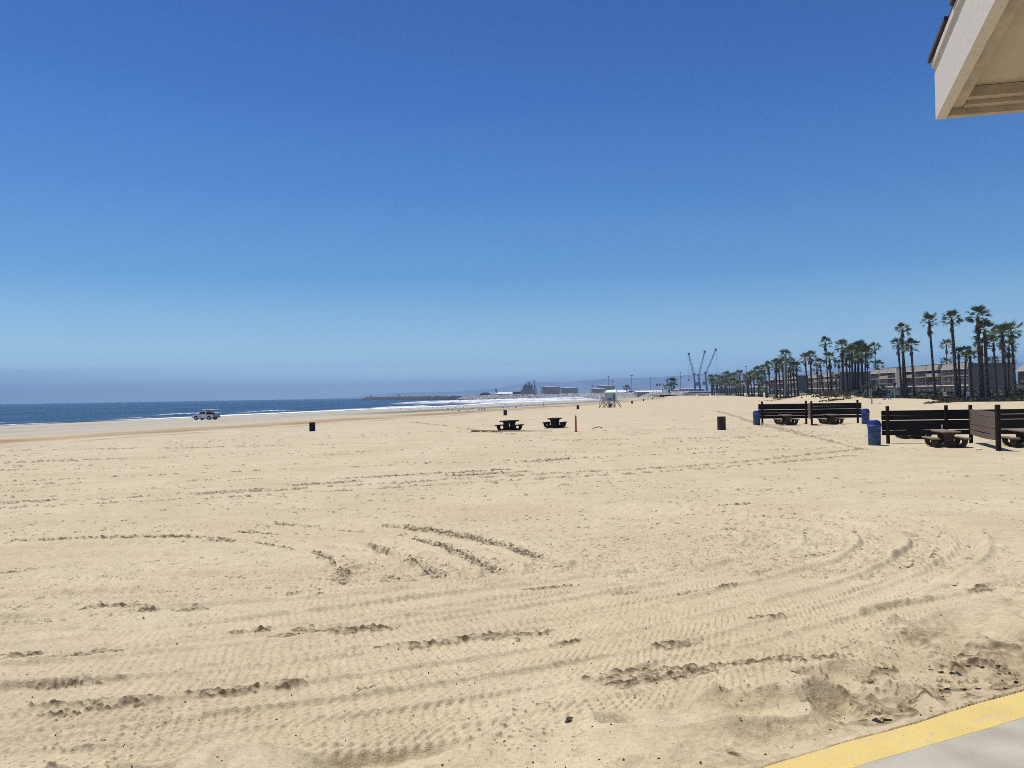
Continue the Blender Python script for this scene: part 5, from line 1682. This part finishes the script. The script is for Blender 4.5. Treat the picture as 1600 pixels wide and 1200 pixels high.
# ------------------------------------------------------------------ harbour: rock wall, tanks, sheds, ship, cranes, light masts
M_ROCK = mat('grey_rock', (0.20, 0.185, 0.17), rough=.95, rgb2=(0.50, 0.475, 0.44), scale=.35, detail=6)
M_ROCKD = mat('wet_dark_rock', (0.030, 0.030, 0.032), rough=.9, rgb2=(0.085, 0.082, 0.08), scale=.3)
def rocks(name, path, m, seed, zlo, zhi, size, per_m, width):
    r_ = random.Random(seed)
    mb = MB()
    ico = bmesh.new(); bmesh.ops.create_icosphere(ico, subdivisions=1, radius=1)
    iv = [v.co.copy() for v in ico.verts]
    fi = [tuple(v.index for v in f.verts) for f in ico.faces]
    ico.free()
    for (a, b_) in zip(path, path[1:]):
        A_, B_ = Vector(W(a[0], a[1])), Vector(W(b_[0], b_[1]))
        d = B_ - A_
        nrm = Vector((d.y, -d.x)).normalized()
        for k in range(int(d.length * per_m)):
            f = r_.random()
            c_ = r_.random()
            s_ = size * r_.uniform(.55, 1.25) * (a[2] * (1 - f) + b_[2] * f)
            q = A_ + d * f + nrm * (width * (c_ - .5))
            top = (zlo(q) * (1 - c_) + zhi * c_) if callable(zlo) else zlo + (zhi - zlo) * c_
            R_ = Matrix.Rotation(r_.uniform(0, 6.28), 3, Vector((r_.gauss(0, 1), r_.gauss(0, 1), r_.gauss(0, 1))).normalized())
            sc_ = (s_ * r_.uniform(.7, 1.2), s_ * r_.uniform(.7, 1.2), s_ * r_.uniform(.5, .9))
            vs = []
            for v in iv:
                v = R_ @ (v * r_.uniform(.85, 1.1))
                vs.append((q.x + v.x * sc_[0], q.y + v.y * sc_[1], top + v.z * sc_[2]))
            mb.add(vs, fi)
    return tag(mb.obj(name, m), kind='stuff')
rocks('rock_revetment', [(1064, 500, .75), (1030, 560, .85), (1000, 640, 1), (940, 760, 1), (870, 850, 1), (790, 930, 1), (720, 1020, 1)], M_ROCK, 1, lambda q: -2.6, 2.2, 1.45, 8.5, 13)
rocks('jetty_rocks', [(745, 985, 1.1), (700, 1080, 1.2), (640, 1280, 1.4), (600, 1450, 1.6), (567, 1620, 1.8)], M_ROCKD, 2, -3.2, 1.5, 1.7, 2.6, 14)
core = MB()
pth = [W(u, Y) for u, Y in ((745, 992), (700, 1090), (640, 1295), (600, 1468), (568, 1640))]
for a, b_ in zip(pth, pth[1:]):
    core.add([(a[0] - 4, a[1], -5), (b_[0] - 4, b_[1], -5), (b_[0] - 2, b_[1] + 4, .9), (a[0] - 2, a[1] + 4, .9), (a[0] + 4, a[1] + 14, -5), (b_[0] + 4, b_[1] + 14, -5)], [(0, 1, 2, 3), (3, 2, 5, 4)])
tag(core.obj('jetty', M_ROCKD), kind='structure')
def far(name, label, cat, u, Y, zb=.8, group=None, rz=0.0):
    p = W(u, Y)
    return thing(name, label, cat, (p[0], p[1], zb), rz, group)
def px(Y):
    return Y / 1200.0
M_TANK = mat('tan_grey_steel_tank', (0.43, 0.385, 0.34), rough=.7, var=.06, scale=.1)
M_TTOP = mat('pale_tank_top', (0.50, 0.49, 0.47), rough=.7)
M_STEELG = mat('grey_steel', (0.17, 0.18, 0.195), rough=.6)
M_CRANE = mat('blue_grey_crane_steel', (0.115, 0.14, 0.175), rough=.6)
M_WROOF = mat('white_roof', (0.72, 0.72, 0.71), rough=.7)
M_SHEDW = mat('grey_shed_wall', (0.31, 0.295, 0.28), rough=.8)
for lab, u, wpx, vt, Y in (('left storage tank, tallest, beside the grey ship', 859.5, 30, 604.3, 960), ('storage tank right of the tallest one, slightly lower', 888.5, 29, 606, 985), ('storage tank low in front, left behind the lifeguard tower', 935, 26, 607.5, 900), ('storage tank higher behind, over the lifeguard tower roof', 946, 29, 603, 1080)):
    t = far('storage_tank', lab, 'tank', u, Y, .8, 'storage tanks in the harbour')
    H = at_y(u, vt, Y).z - .8
    r = wpx * px(Y) / 2
    mb = MB(); mb.lathe([(r, 0), (r, H * .97), (r * 1.01, H * .975), (r * 1.01, H)], 36); mb.obj('shell', M_TANK, t, True)
    mb = MB(); mb.lathe([(r * .99, H + .02), (r * .5, H + .5), (.5, H + .7)], 36, cap0=False); mb.obj('top', M_TTOP, t, True)
    mb = MB()
    mb.prism([(-r * 1.02, .2), (-r * .7, H), (-r * .64, H), (-r * .96, .2)], -r * .9, -r * .86)
    mb.obj('stair', M_STEELG, t)
def shed(label, u0, u1, ve, vr, Y, mw, mr, name='shed', cat='shed', depth=14, zb=.8):
    t = far(name, label, cat, (u0 + u1) / 2, Y, zb)
    w = (u1 - u0) * px(Y)
    He = max(1.0, at_y(u0, ve, Y).z - zb)
    Hr = at_y(u0, vr, Y).z - zb
    mb = MB(); mb.bbox(-w / 2, w / 2, 0, depth, -1, He); mb.obj('wall', mw, t)
    mb = MB(); mb.prism([(-.6, He + .01), (depth / 2, Hr + .01), (depth + .6, He + .01)], -w / 2 - .5, w / 2 + .5, swap='yz'); mb.obj('roof', mr, t)
    return t
shed('long white roofed shed left of the grey ship', 774.5, 800, 615.5, 612.8, 1000, M_SHEDW, M_WROOF)
shed('long bright white roofed shed right of the lifeguard tower', 995, 1035, 612.5, 610.3, 620, M_SHEDW, M_WROOF)
shed('pale low shed behind the lifeguard tower', 962, 984, 613, 609.5, 780, M_SHEDW, M_WROOF)
shed('dark grey long shed above the white roofed one', 998, 1036, 609.6, 608, 760, M_STEELG, M_STEELG)
shed('small pale square hut under the twin far palms', 1050, 1059, 609, 608, 600, mat('pale_green_hut', (.36, .40, .37), rough=.8), M_TTOP, depth=6)
shed('low brown shed left of the cranes', 1062, 1080, 612.5, 611, 700, mat('brown_shed', (.24, .2, .165), rough=.9), mat('brown_roof', (.2, .165, .135), rough=.9))
shed('long grey warehouse behind the far palm row', 1120, 1200, 606, 604.6, 560, mat('blue_grey_wall', (.22, .235, .26), rough=.8), M_TTOP, 'warehouse', 'warehouse', zb=-.4)
shed('low blue grey warehouse under the cranes', 1080, 1125, 612.5, 611, 800, M_STEELG, M_STEELG, 'warehouse', 'warehouse', zb=-.2)
shed('low dark shed row between the tanks and white roofed shed', 984, 1000, 611.5, 610.5, 700, M_STEELG, M_STEELG)
shed('dark stores between long white shed and grey ship', 800, 812, 612.5, 611, 1010, M_CRANE, M_CRANE)
shed('pale low building between the rock wall and the cranes', 1062, 1100, 607.8, 607, 1250, M_SHEDW, M_TTOP, zb=.2)
# domed store
t = far('domed_store', 'brown fronted domed store with white roof at the jetty root', 'building', 757, 1010)
r = 9.5 * px(1010)
hd = at_y(757, 613.4, 1010).z - .8
pts = [(r * math.cos(RAD(a)), hd * math.sin(RAD(a))) for a in range(0, 181, 15)]
mb = MB(); mb.prism(pts, 0, .4); mb.obj('front', mat('rust_brown_front', (.20, .125, .09), rough=.9), t)
mb = MB(); mb.prism([(a * 1.05 + 2.5, c * 1.05) for a, c in pts], .41, 26); mb.obj('roof', M_WROOF, t, True)
# ship
M_SHIP = mat('grey_ship_paint', (0.29, 0.275, 0.26), rough=.7, var=.08, scale=.1)
Y = 1100
t = far('ship', 'grey ship with tiered deckhouse and mast, moored behind the rocks', 'ship', 825, Y, -3)
s_ = px(Y)
def zz_(v, u=825):
    return at_y(u, v, Y).z + 3
mb = MB(); mb.prism([(-26 * s_, zz_(614.8)), (-14 * s_, zz_(615.3)), (11 * s_, zz_(615.3)), (12 * s_, 0), (-22 * s_, 0)], -7, 7); mb.obj('hull', mat('dark_hull', (.06, .063, .07), rough=.7), t)
mb = MB(); mb.prism([(-12 * s_, zz_(615.2)), (-12 * s_, zz_(610)), (-9 * s_, zz_(609)), (9.5 * s_, zz_(609)), (10.5 * s_, zz_(615.2))], -6.5, 6.5); mb.obj('deckhouse', M_SHIP, t)
mb = MB(); mb.prism([(-9 * s_, zz_(608.9)), (-8.5 * s_, zz_(603.5)), (-6 * s_, zz_(602.5)), (-5 * s_, zz_(601)), (7.5 * s_, zz_(601)), (8 * s_, zz_(608.9))], -5.5, 5.5); mb.obj('bridge', M_SHIP, t)
mb = MB(); mb.bbox(-7 * s_, 6 * s_, -5.6, -5.52, zz_(605), zz_(604)); mb.obj('window', M_PANE, t)
mb = MB()
mb.bar((1.5 * s_, 0, zz_(601)), (1.5 * s_, 0, zz_(595.5)), .55, .3)
for v, w in ((597.5, 3), (599.3, 2.4), (601, 2)):
    mb.bar(((1.5 - w) * s_, 0, zz_(v)), ((1.5 + w) * s_, 0, zz_(v)), .35)
mb.obj('mast', M_CRANE, t)
mb = MB(); mb.lathe([(.1, -1.3), (1.0, -.8), (1.3, 0), (1.0, .8), (.1, 1.3)], 12, (4.5 * s_, 0, zz_(601.5))); mb.obj('radar_dome', M_WROOF, t, True)
mb = MB(); mb.lathe([(.1, -1.2), (1.0, -.7), (1.2, 0), (1.0, .7), (.1, 1.2)], 12, (7.5 * s_, -6, zz_(608))); mb.obj('radar_dome', M_WROOF, t, True)
mb = MB(); mb.bbox(-6 * s_, -3.5 * s_, -2, 2, zz_(601), zz_(600)); mb.obj('gun_director', M_SHIP, t)
mb = MB(); mb.prism([(-24 * s_, zz_(614.7)), (-22 * s_, zz_(611.2)), (-19 * s_, zz_(611)), (-17 * s_, zz_(612.5)), (-12 * s_, zz_(612.6)), (-12 * s_, zz_(614.7))], -3, 3); mb.obj('deck_gear', M_CRANE, t)
# slim tower and ship masts
def lattice(mb, p, q, w0, w1, n_, r, axis=Vector((0, 1, 0)), rail=1.6):
    """two-rail lattice from p to q, rails w0 then w1 apart, with zigzag"""
    p, q = Vector(p), Vector(q)
    d = (q - p).normalized()
    side = d.cross(axis).normalized()
    P = [[p.lerp(q, k / n_) + side * s_ * (w0 + (w1 - w0) * k / n_) / 2 for k in range(n_ + 1)] for s_ in (-1, 1)]
    for c in P:
        for k in range(n_):
            mb.bar(c[k], c[k + 1], r * rail, n=4)
    for k in range(n_):
        mb.bar(P[k % 2][k], P[(k + 1) % 2][k + 1], r, n=4)
t = far('signal_tower', 'small square signal tower at the left end of the white shed', 'tower', 775, 1005)
H = at_y(775, 607.5, 1005).z - .8
mb = MB(); mb.bbox(-.8, .8, -.8, .8, 0, H - 2.4); mb.obj('shaft', M_CRANE, t)
mb = MB(); mb.bbox(-1.3, 1.3, -1.3, 1.3, H - 2.39, H - .6); mb.obj('cab', M_CRANE, t)
for lab, u, vt, Y in (('taller thin lattice mast right of the grey ship', 835.3, 593.5, 1120), ('shorter thin blue mast right of the grey ship', 837.7, 602.5, 1120)):
    t = far('lattice_mast', lab, 'mast', u, Y, 0)
    H = at_y(u, vt, Y).z
    mb = MB(); lattice(mb, (0, 0, 0), (-.6, 0, H), 1.3, .7, 12, .18); mb.obj('lattice', M_CRANE, t)
    mb = MB(); mb.box((-.3, 0, H * .62), (1.8, 1.2, 2.2)); mb.obj('head', M_CRANE, t)
# mobile harbour cranes
def crane(label, ub, uk, vk, ut, vt, hook_v, Y, arm):
    """foot column ub, boom heel at (uk, vk), tip at (ut, vt)"""
    t = far('harbour_crane', label, 'crane', ub, Y, .5, 'mobile harbour cranes beyond the palms')
    s_ = px(Y)
    def L(u, v):
        q = at_y(u, v, Y)
        p = W(ub, Y)
        return Vector((q.x - p[0], 0, q.z - .5))
    k, tip = L(uk, vk), L(ut, vt)
    foot = Vector((0, 0, 0))
    mb = MB(); mb.bbox(-7, 7, -6, 6, .8, 3.2)
    mb.obj('carriage', M_CRANE, t)
    for wx in (-5, -1.7, 1.7, 5):
        mb = MB(); mb.lathe([(.9, -6.4), (.9, 6.4)], 10); mb.obj('wheel_set', M_TYRE, t, False, (wx, 0, .9), (RAD(90), 0, 0))
    mb = MB(); mb.bar((0, 0, 3.2), (k.x, 0, k.z), 1.8, 1.0, 8); mb.obj('tower', M_CRANE, t)
    mb = MB(); mb.box((k.x * .55 - arm * 3, 0, k.z * .5), (5.5, 5, 5)); mb.obj('machine_house', M_STEELG, t)
    mb = MB(); mb.box((k.x, 0, k.z + .2), (3.4, 3.2, 2.4)); mb.obj('cabin', M_CRANE, t)
    mb = MB(); lattice(mb, (k.x + arm * 1.2, 0, k.z), tuple(tip), 2.1, 1.3, 20, .17, rail=1.7)
    mb.obj('boom', M_CRANE, t)
    mb = MB(); lattice(mb, (k.x - arm * 3.0, 0, k.z * .93), tuple(tip - Vector((arm * .2, 0, 3))), 1.0, .5, 24, .08, rail=.9)
    mb.obj('luffing_stay', M_CRANE, t)
    mb = MB(); mb.box(tuple(tip), (2.8, 2.2, 3.6)); mb.obj('boom_head', M_CRANE, t)
    hz_ = L(ut, hook_v).z
    mb = MB(); mb.bar((tip.x + arm * 1.3, 0, tip.z), (tip.x + arm * 1.3, 0, hz_), .12, n=4); mb.obj('hoist_rope', M_CRANE, t)
    mb = MB(); mb.prism([(-2.4, 0), (2.4, 0), (.5, 1.3), (.3, 3.4), (-.3, 3.4), (-.5, 1.3)], -.8, .8, Matrix.Translation((tip.x + arm * 1.3, 0, hz_ - 3))); mb.obj('hook', M_CRANE, t)
    return t
crane('left harbour crane with boom leaning left, hook hanging low', 1086, 1084.5, 585, 1076.2, 553, 592, 1180, -1)
crane('middle harbour crane with boom leaning right', 1094, 1091.5, 585.5, 1101, 549.5, 611, 1190, 1)
crane('right harbour crane with the highest boom, its foot by the far palms', 1104.5, 1102.2, 583, 1118.2, 546.5, 607, 1210, 1)
# light masts
def light_mast(label, u, vt, Y, arms=1, second=None, zb=.5):
    t = far('light_mast', label, 'light mast', u, Y, zb, 'tall light masts over the harbour and parking')
    H = at_y(u, vt, Y).z - zb
    k = px(Y)
    mb = MB(); mb.lathe([(.34 * k, 0), (.26 * k, H)], 8); mb.obj('pole', M_STEELG, t, True)
    mb = MB(); mb.box((0, 0, H + .2 * k), (3.4 * k, 1.2 * k, .9 * k)); mb.obj('lamp_head', M_CRANE, t)
    if second:
        z2 = at_y(u, second, Y).z - zb
        mb = MB(); mb.box((.6 * k, 0, z2), (2.2 * k, 1 * k, .9 * k)); mb.obj('lamp_head', M_CRANE, t)
light_mast('light mast rising behind the higher storage tank', 951, 588.5, 900)
light_mast('shorter light mast right behind the higher storage tank', 957.5, 596.5, 1000)
light_mast('tall light mast between lifeguard tower and white roofed shed', 987, 587, 700)
light_mast('light mast above the dark grey long shed', 1016.5, 590.8, 760)
light_mast('tall double headed light mast left of the cranes', 1063.3, 581.5, 640, second=588.3)
light_mast('light mast standing above the far palm row', 1166.5, 572.8, 430)
light_mast('thin light mast over the low storage tank', 926, 602.5, 1000)
# flags
M_FLAG = mat('dark_flag_cloth', (0.06, 0.07, 0.11), rough=.9)
for lab, u, vt, Y in (('leftmost of the three flags beside the twin palms', 1025, 598.7, 560), ('second of the three flags beside the twin palms', 1029.4, 598.5, 560), ('pale flagpole, third beside the twin palms', 1034.8, 598.3, 560), ('flagpole nearest the short thick palm', 1041.5, 598.6, 540)):
    t = far('flagpole', lab, 'flagpole', u, Y, .3)
    H = at_y(u, vt, Y).z - .3
    mb = MB(); mb.bar((0, 0, 0), (0, 0, H), .14, .09, 6); mb.obj('pole', M_RAILG, t)
    mb = MB(); mb.prism([(.12, H - .1), (1.0, H - .6), (1.4, H - 1.8), (.9, H - 2.4), (.12, H - 1.5)], -.03, .03); mb.obj('flag', M_FLAG if 'pale' not in lab else M_TTOP, t)
# jetty beacons
for lab, u, vt, Y in (('beacon post at the seaward tip of the jetty', 579, 617.8, 1590), ('beacon post part way along the jetty', 622.5, 616.2, 1370)):
    t = far('beacon', lab, 'beacon', u, Y, 1.2, 'beacons on the jetty')
    H = at_y(u, vt, Y).z - 1.2
    mb = MB(); mb.bar((0, 0, -1), (0, 0, H * .6), .5, .4, 8); mb.obj('pole', M_CRANE, t)
    mb = MB(); mb.bbox(-1.0, 1.0, -1, 1, H * .6, H); mb.obj('marker_board', M_CRANE, t)
# boats far out
M_HULLD = mat('dark_boat_hull', (0.03, 0.035, 0.05), rough=.7)
def boat(label, u, v, w, h_, Y):
    p = at_y(u, v, Y)
    t = thing('boat', label, 'boat', (p.x, p.y, SEA))
    mb = MB(); mb.prism([(-w / 2, h_ * .45), (-w * .4, -.6), (w * .42, -.6), (w / 2, h_ * .55)], -w * .12, w * .12); mb.obj('hull', M_HULLD, t)
    mb = MB(); mb.prism([(-w * .3, h_ * .452), (-w * .28, h_), (w * .05, h_), (w * .12, h_ * .452)], -w * .08, w * .08); mb.obj('cabin', M_HULLD, t)
    return t
boat('low dark boat far out on the left of the horizon', 165, 630, 5.0, 2.0, 2000)
t = boat('dark fishing boat far out on the horizon', 184, 629, 6.0, 3.0, 2300)
mb = MB(); mb.bar((0, 0, 2), (0, 0, 5.5), .5, .3, 6); mb.obj('mast', M_HULLD, t)

# cars behind the palms
M_CARW = mat('white_paint_far', (0.70, 0.70, 0.70), rough=.35)
def car(label, u, Y, m, rz):
    p = W(u, Y)
    t = thing('parked_car', label, 'car', (p[0], p[1], bz(*p)), RAD(rz), 'cars parked behind the palms')
    mb = MB(); mb.prism([(-2.2, .35), (-2.25, .8), (-1.6, .95), (1.0, .95), (2.1, .82), (2.2, .4)], -.88, .88); mb.obj('body', m, t)
    mb = MB(); mb.prism([(-1.5, .955), (-1.0, 1.45), (.2, 1.47), (.95, .955)], -.78, .78); mb.obj('cabin', M_PANE, t)
    mb = MB(); mb.prism([(-1.0, 1.452), (-.9, 1.5), (.15, 1.5), (.2, 1.472)], -.74, .74); mb.obj('roof', m, t)
    for wx in (-1.35, 1.4):
        for wy in (-.82, .82):
            mb = MB(); mb.lathe([(.34, -.1), (.34, .1)], 14); mb.obj('wheel', M_TYRE, t, False, (wx, wy, .34), (RAD(90), 0, 0))
car('white car parked behind the far palms, left one of two', 1113.5, 420, M_CARW, 80)
car('white car parked behind the far palms, right one of two', 1117.5, 415, M_CARW, 85)
car('silver car parked before the farthest block, between palm trunks', 1250, 270, M_CHR, 90)

# seats, figures and things along the green bank
M_SKIN = mat('skin', (0.40, 0.24, 0.16), rough=.7)
M_SHIRT = mat('blue_cloth', (0.035, 0.075, 0.22), rough=.9)
M_HAIR = mat('dark_hair', (0.02, 0.015, 0.012), rough=.8)
def figure(label, p, rz, joints, edges, radii, m, head, sc=1.0):
    t = thing('person', label, 'person', p, RAD(rz))
    me = bpy.data.meshes.new('body')
    me.from_pydata(joints, edges, [])
    me.materials.append(m)
    o = place(me, 'body', t)
    sk = o.modifiers.new('skin', 'SKIN')
    for i, r in enumerate(radii):
        me.skin_vertices[0].data[i].radius = (r, r)
    me.skin_vertices[0].data[0].use_root = True
    o.modifiers.new('smooth', 'SUBSURF').levels = 1
    o.modifiers['smooth'].render_levels = 1
    mb = MB(); mb.lathe([(.02, -.13), (.07, -.10), (.085, 0), (.075, .08), (.03, .125)], 12, head); mb.obj('head', M_SKIN, t, True)
    mb = MB(); mb.lathe([(.092, .0), (.085, .08), (.05, .13), (.01, .145)], 12, (head[0], head[1] + .01, head[2])); mb.obj('hair', M_HAIR, t, True)
    t.scale = (sc,) * 3
    return t
ED = [(0, 1), (1, 2), (2, 3), (2, 4), (4, 5), (5, 6), (2, 7), (7, 8), (8, 9), (0, 10), (10, 11), (11, 12), (0, 13), (13, 14), (14, 15)]
sit = [(0, 0, .22), (0, .02, .48), (0, 0, .70), (0, -.02, .80), (.19, 0, .68), (.27, -.16, .46), (.16, -.36, .40), (-.19, 0, .68), (-.27, -.16, .46), (-.16, -.36, .40), (.12, -.38, .42), (.13, -.42, .10), (.13, -.58, .06), (-.12, -.38, .42), (-.13, -.42, .10), (-.13, -.58, .06)]
rad = [.15, .14, .13, .06, .07, .05, .04, .07, .05, .04, .085, .055, .04, .085, .055, .04]
p = W(1388.5, 126)
figure('person in blue sitting on the sand edge of the green bank', (p[0], p[1], bz(*p)), -20, sit, ED, rad, M_SHIRT, (0, -.03, .93), 1.0)
stand = [(0, 0, .92), (0, .02, 1.15), (0, 0, 1.40), (0, 0, 1.50), (.20, 0, 1.38), (.26, .02, 1.12), (.25, -.06, .88), (-.20, 0, 1.38), (-.26, .02, 1.12), (-.25, -.06, .88), (.10, 0, .86), (.11, -.03, .48), (.11, .02, .06), (-.10, 0, .86), (-.11, .05, .48), (-.12, .12, .06)]
p = W(849, 243)
figure('small distant person walking along the strip of shallow water', (p[0], p[1], max(bz(*p), -2.27)), 90, stand, ED, [.13, .12, .13, .055, .065, .045, .035, .065, .045, .035, .085, .06, .045, .085, .06, .045], M_SHIRT, (0, 0, 1.64), .78)
M_WPL = mat('white_plastic', (0.75, 0.75, 0.74), rough=.5)
def chair(label, u, Y, rz):
    p = W(u, Y)
    t = thing('beach_chair', label, 'chair', (p[0], p[1], bz(*p) + .25), RAD(rz), 'white chairs on the green bank')
    mb = MB(); mb.rbox((0, 0, .40), (.55, .52, .05), .04); mb.obj('seat', M_WPL, t)
    mb = MB(); mb.prism([(-.26, .42), (-.34, .95), (-.30, .96), (-.22, .42)], -.26, .26); mb.obj('backrest', M_WPL, t)
    for a in (-.24, .24):
        for b_ in (-.22, .22):
            mb = MB(); mb.bar((a, b_, .39), (a * 1.1, b_ * 1.1, 0), .025); mb.obj('leg', M_WPL, t)
        mb = MB(); mb.box((-.02, a * 1.08, .62), (.5, .05, .03)); mb.obj('armrest', M_WPL, t)
chair('white plastic chair on the green bank below the lone leaning palm', 1477.5, 121, 30)
chair('white plastic chair left of a short thick palm trunk', 1512, 118, 60)
p = W(1381, 127)
crumple('cloth_bundle', 'pale grey bundle of beach cloth left of the seated blue figure', 'bundle', (p[0], p[1], bz(*p) + .06), .34, .3, .26, M_RAILG, 31)
# pale green fence rails before the block
M_PGRN = mat('pale_green_rail', (0.27, 0.38, 0.30), rough=.7)
p = W(1391, 142)
t = thing('garden_railing', 'pale green garden railing behind the seated blue figure', 'railing', (p[0], p[1], bz(*p)))
for k in range(9):
    mb = MB(); mb.bbox(-.03, .03, -.03, .03, 0, 1.35); mb.obj('picket', M_PGRN, t, False, (k * .22, 0, 0))
for z in (.5, 1.36):
    mb = MB(); mb.bbox(-.1, 1.86, -.055, -.031, z, z + .09); mb.obj('rail', M_PGRN, t)

# gulls standing about the wet sand
M_GULL = mat('grey_gull', (0.10, 0.10, 0.105), rough=.9)
M_GULLW = mat('pale_gull_breast', (0.55, 0.55, 0.54), rough=.9)
gu = thing('gull', 'x', 'bird', (0, 0, 0))
mb = MB()
prof = [(-.24, .01, .20), (-.15, .045, .205), (-.02, .085, .22), (.09, .075, .235), (.15, .04, .28)]
vs, fs = [], []
for (xx, r, z) in prof:
    for i in range(8):
        a = i * math.pi / 4
        vs.append((xx, r * math.cos(a), z + r * math.sin(a)))
for k in range(4):
    for i in range(8):
        fs.append((k * 8 + i, k * 8 + (i + 1) % 8, k * 8 + 8 + (i + 1) % 8, k * 8 + 8 + i))
fs += [tuple(range(8)), tuple(range(39, 31, -1))]
mb.add(vs, fs); mb.obj('body', M_GULL, gu, True)
mb = MB(); mb.lathe([(.01, -.05), (.045, -.02), (.045, .02), (.015, .05)], 8, (.17, 0, .34)); mb.bar((.2, 0, .335), (.27, 0, .32), .012, .004, 5); mb.obj('head', M_GULLW, gu, True)
for y in (-.03, .03):
    mb = MB(); mb.bar((.02, y, .16), (.02, y, 0), .008, n=4); mb.obj('leg', M_HULLD, gu)
BIRDS = [(676, 637), (683, 636.5), (690, 637.5), (700, 639), (707, 641), (712, 637.5), (717, 643), (724, 637), (731, 643.5), (733, 640), (738, 639), (748, 640.5), (752, 638.5), (753.5, 641.5), (756.5, 639.5), (757.5, 641), (784, 632.3), (788, 631.8), (790.5, 632.2), (794, 632), (803.5, 631.6), (807, 637), (811, 632), (813.5, 632.4), (818.5, 631.4), (824, 633.6), (834.5, 631), (786, 637.6), (794, 637.8), (805, 636.8), (626, 639.5), (640, 640), (656, 639.8)]
rb = random.Random(3)
for i, (u, v) in enumerate(BIRDS):
    g = gp(u, v + 1)
    rz = rb.uniform(0, 6.28)
    lab = 'small grey gull standing on the wet sand left of the shallow water strip' if u < 742 else 'small grey gull standing near the strip of shallow water'
    if i == 0:
        gu.location, gu.rotation_euler, gu['label'], gu['group'] = g, (0, 0, rz), lab, 'gulls on the wet sand, left flock'
        c = gu
    else:
        c = dup(gu, g, rz, lab, 'gulls on the wet sand, left flock' if u < 742 else 'gulls by the shallow water')
    c.scale = (1.35,) * 3
